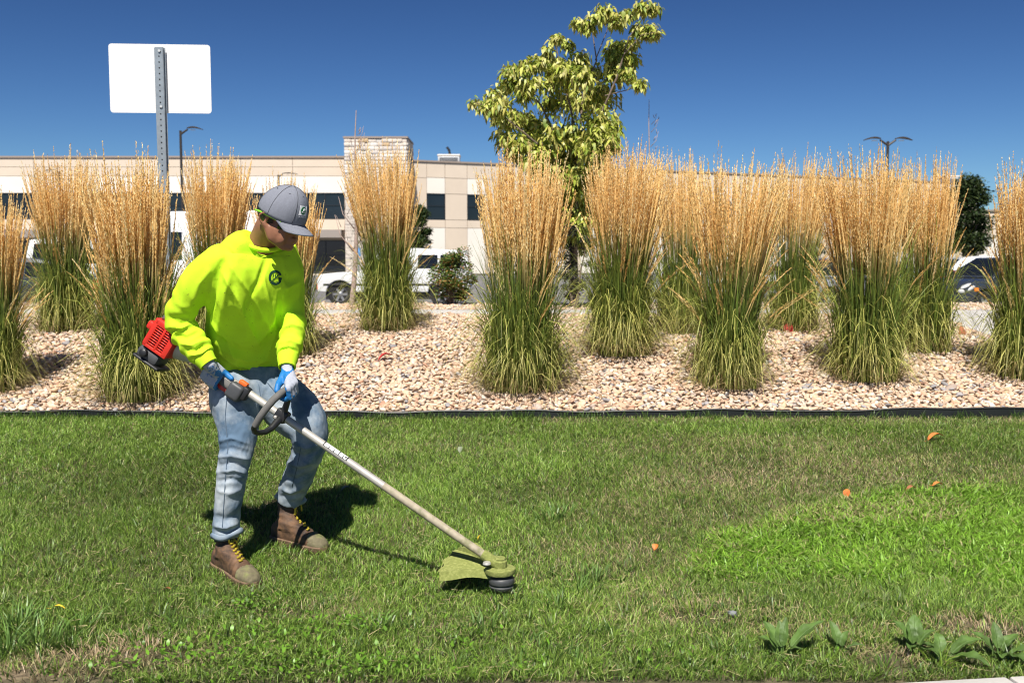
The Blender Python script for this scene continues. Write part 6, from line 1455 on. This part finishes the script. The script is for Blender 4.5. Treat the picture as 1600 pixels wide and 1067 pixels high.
for q in np.linspace(.12, .98, 9):
    rad = grad_(q, 0); c = HD + np.array([rad * math.cos(ar), rad * math.sin(ar), gz(q, ar)]); nn_ = np.array([-math.sin(ar), math.cos(ar), 0]) * .003; hgt = .024 * math.sin(PI * min(1, q * .9 + .08)) ** .5
    V += [c - nn_, c + nn_, c + nn_ + np.array([0, 0, hgt]), c - nn_ + np.array([0, 0, hgt])]
fin.add(V, [(i * 4 + j, i * 4 + (j + 1) % 4, (i + 1) * 4 + (j + 1) % 4, (i + 1) * 4 + j) for i in range(8) for j in range(4)] + [(0, 1, 2, 3), (32, 33, 34, 35)], False).build("guard_fin", mt['clippings'], guard)
MB().lathe([(.040, zg - .046), (.062, zg - .044), (.066, zg - .036), (.064, zg - .022), (.045, zg - .018)], 28, lambda p: HD + np.array(p)).build("guard_hub", mt['clippings'], guard)
MB().lathe([(.020, .012), (.042, .014), (.050, .022), (.052, .032), (.047, .036), (.047, .041), (.053, .045), (.055, .056), (.053, .066), (.046, .072), (.03, .078), (.016, .098)], 32, lambda p: HD + np.array([.006, -.004, 0]) + np.array(p)).build("spool_head", mt['grey_plastic'], trim)

# ---------------------------------------------------------------- gloved hands closed on the grips
sH = on_shaft(341); H0 = sp(sH, .004, -.018)
wr_ = at(325, 567, 4.272)
bones = []; kn = []
ed = -tu
for i, (ds, ln) in enumerate(((.030, 1.0), (.010, 1.07), (-.012, 1.0), (-.033, .85))):
    b0 = H0 + td * ds
    k_ = b0 + te * .040 + ed * (-.018); p1 = b0 + te * (.038) + ed * (.030 * ln); p2 = b0 + te * .006 + ed * (.045 * ln); p3 = b0 - te * (.024) + ed * (.026 * ln)
    kn.append(k_); bones.append(([k_, p1, p2, p3], [.0158, .0145, .0132, .0115]))
    bones.append(([wr_ + td * ds * .5 + te * .004, (wr_ + k_) / 2 + td * ds * .3 + te * .008, k_], [.024, .0225, .0175]))
bones.append(([at(317, 556, 4.278), wr_], [.030, .029]))
tb0 = wr_ * .45 + H0 * .55 + tu * .022 + td * .0 - te * .006
bones.append(([wr_, tb0, H0 + td * .040 + tu * .034 + te * .006, H0 + td * .076 + tu * .032 + te * .012], [.022, .0185, .0145, .0115]))
def rtest(c, n):
    q = (c - H0); s_ = q @ td; w = q @ tu; e = q @ te
    front = (s_ > .042) | ((s_ > .034) & (n @ td > .5)); thumb = (w > .020) & (s_ > .030); under = (n @ (-te) > .55) & (w < .0)
    return front & (e < .06) | thumb | under
gR, gRt = glove(bones, rtest)
gR["label"] = "right glove wrapped round the rear grip"
# blue print on the back of the hand
m_ = MB(); rp = random.Random(4); c0 = at(331, 580, 4.1); pr = nrm(td * .2 + np.array([.75, 0, .45])); pu_ = nrm(np.cross(np.array([0, 1, 0]), pr)); pu_ = pu_ if pu_[2] > 0 else -pu_
def stroke(x, y, w, h):
    P = []
    for (a, b) in ((-w, -h), (w, -h), (w, h), (-w, h)):
        p = c0 + pr * (x + a) + pu_ * (y + b); d = nrm(p - np.array([0, 0, CAM_H])); hh = gRt.ray_cast(Vector(p), Vector(d), .4)
        if hh[0] is None: return
        P.append(np.array(hh[0]) - d * .0016)
    if max(np.linalg.norm(P[i] - P[0]) for i in range(4)) < .03: m_.add(P + [p + nrm(p - np.array([0, 0, CAM_H])) * .001 for p in P], [(0, 1, 2, 3), (7, 6, 5, 4)], False)
for row, (y, x0, x1) in enumerate(((.017, -.012, .010), (.005, -.017, .012), (-.008, -.024, .016), (-.020, -.012, .008))):
    x = x0
    while x < x1:
        w = .0040; k = rp.choice((0, 1, 2))
        stroke(x, y, .0009, .0042); stroke(x + w * .6, y + (.0035 if k != 1 else 0), .0018, .0008)
        if k: stroke(x + w, y, .0009, .0042)
        if k == 2: stroke(x + w * .6, y - .0035, .0018, .0008)
        x += .0072
stroke(.024, .006, .0022, .0022)
if m_.V: m_.build("glove_print", mt['blue_print'], gR)
# left hand on the loop
G0 = at(446, 609, 4.185); gdir = nrm(at(427, 625, 4.125) - at(450, 606, 4.235)); gr_ = nrm(np.array([1, 0, 0]) - gdir * gdir[0]); gu = np.cross(gdir, gr_); gu = gu if gu[2] > 0 else -gu
wl = at(448.5, 578, 4.275); bones = []
for i, (ds, ln) in enumerate(((.026, .95), (.006, 1.05), (-.014, 1.0), (-.033, .85))):
    b0 = G0 + gdir * ds
    k_ = b0 + gr_ * .030 + gu * .022; p1 = b0 + gr_ * (.035 * ln) - gu * .020; p2 = b0 + gr_ * .008 - gu * (.034 * ln); p3 = b0 - gr_ * .018 - gu * .026
    bones.append(([k_, p1, p2, p3], [.0138, .0125, .0115, .0105])); bones.append(([wl - gdir * .004 + gr_ * ds * -.2, (wl + k_) / 2 + gr_ * .004, k_], [.0215, .0195, .0150]))
bones.append(([at(449, 566, 4.298), wl], [.028, .0265]))
bones.append(([wl, (wl + G0) / 2 - gr_ * .016 + gdir * .014, G0 - gr_ * .027 + gu * .020 + gdir * .012, G0 - gr_ * .022 + gu * .006 + gdir * .032], [.022, .0185, .0150, .0128]))
def ltest(c, n):
    q = c - G0; a = q @ gr_; b = q @ gu; s_ = q @ gdir
    return (a < -.006) & (b < .055) | ((n @ gr_ < -.1) & (b < .03)) | ((s_ > .030) & (b < .018)) | ((b < -.012) & (n @ gdir > .1))
gL, _ = glove(bones, ltest); gL["label"] = "left glove closed on the loop handle"
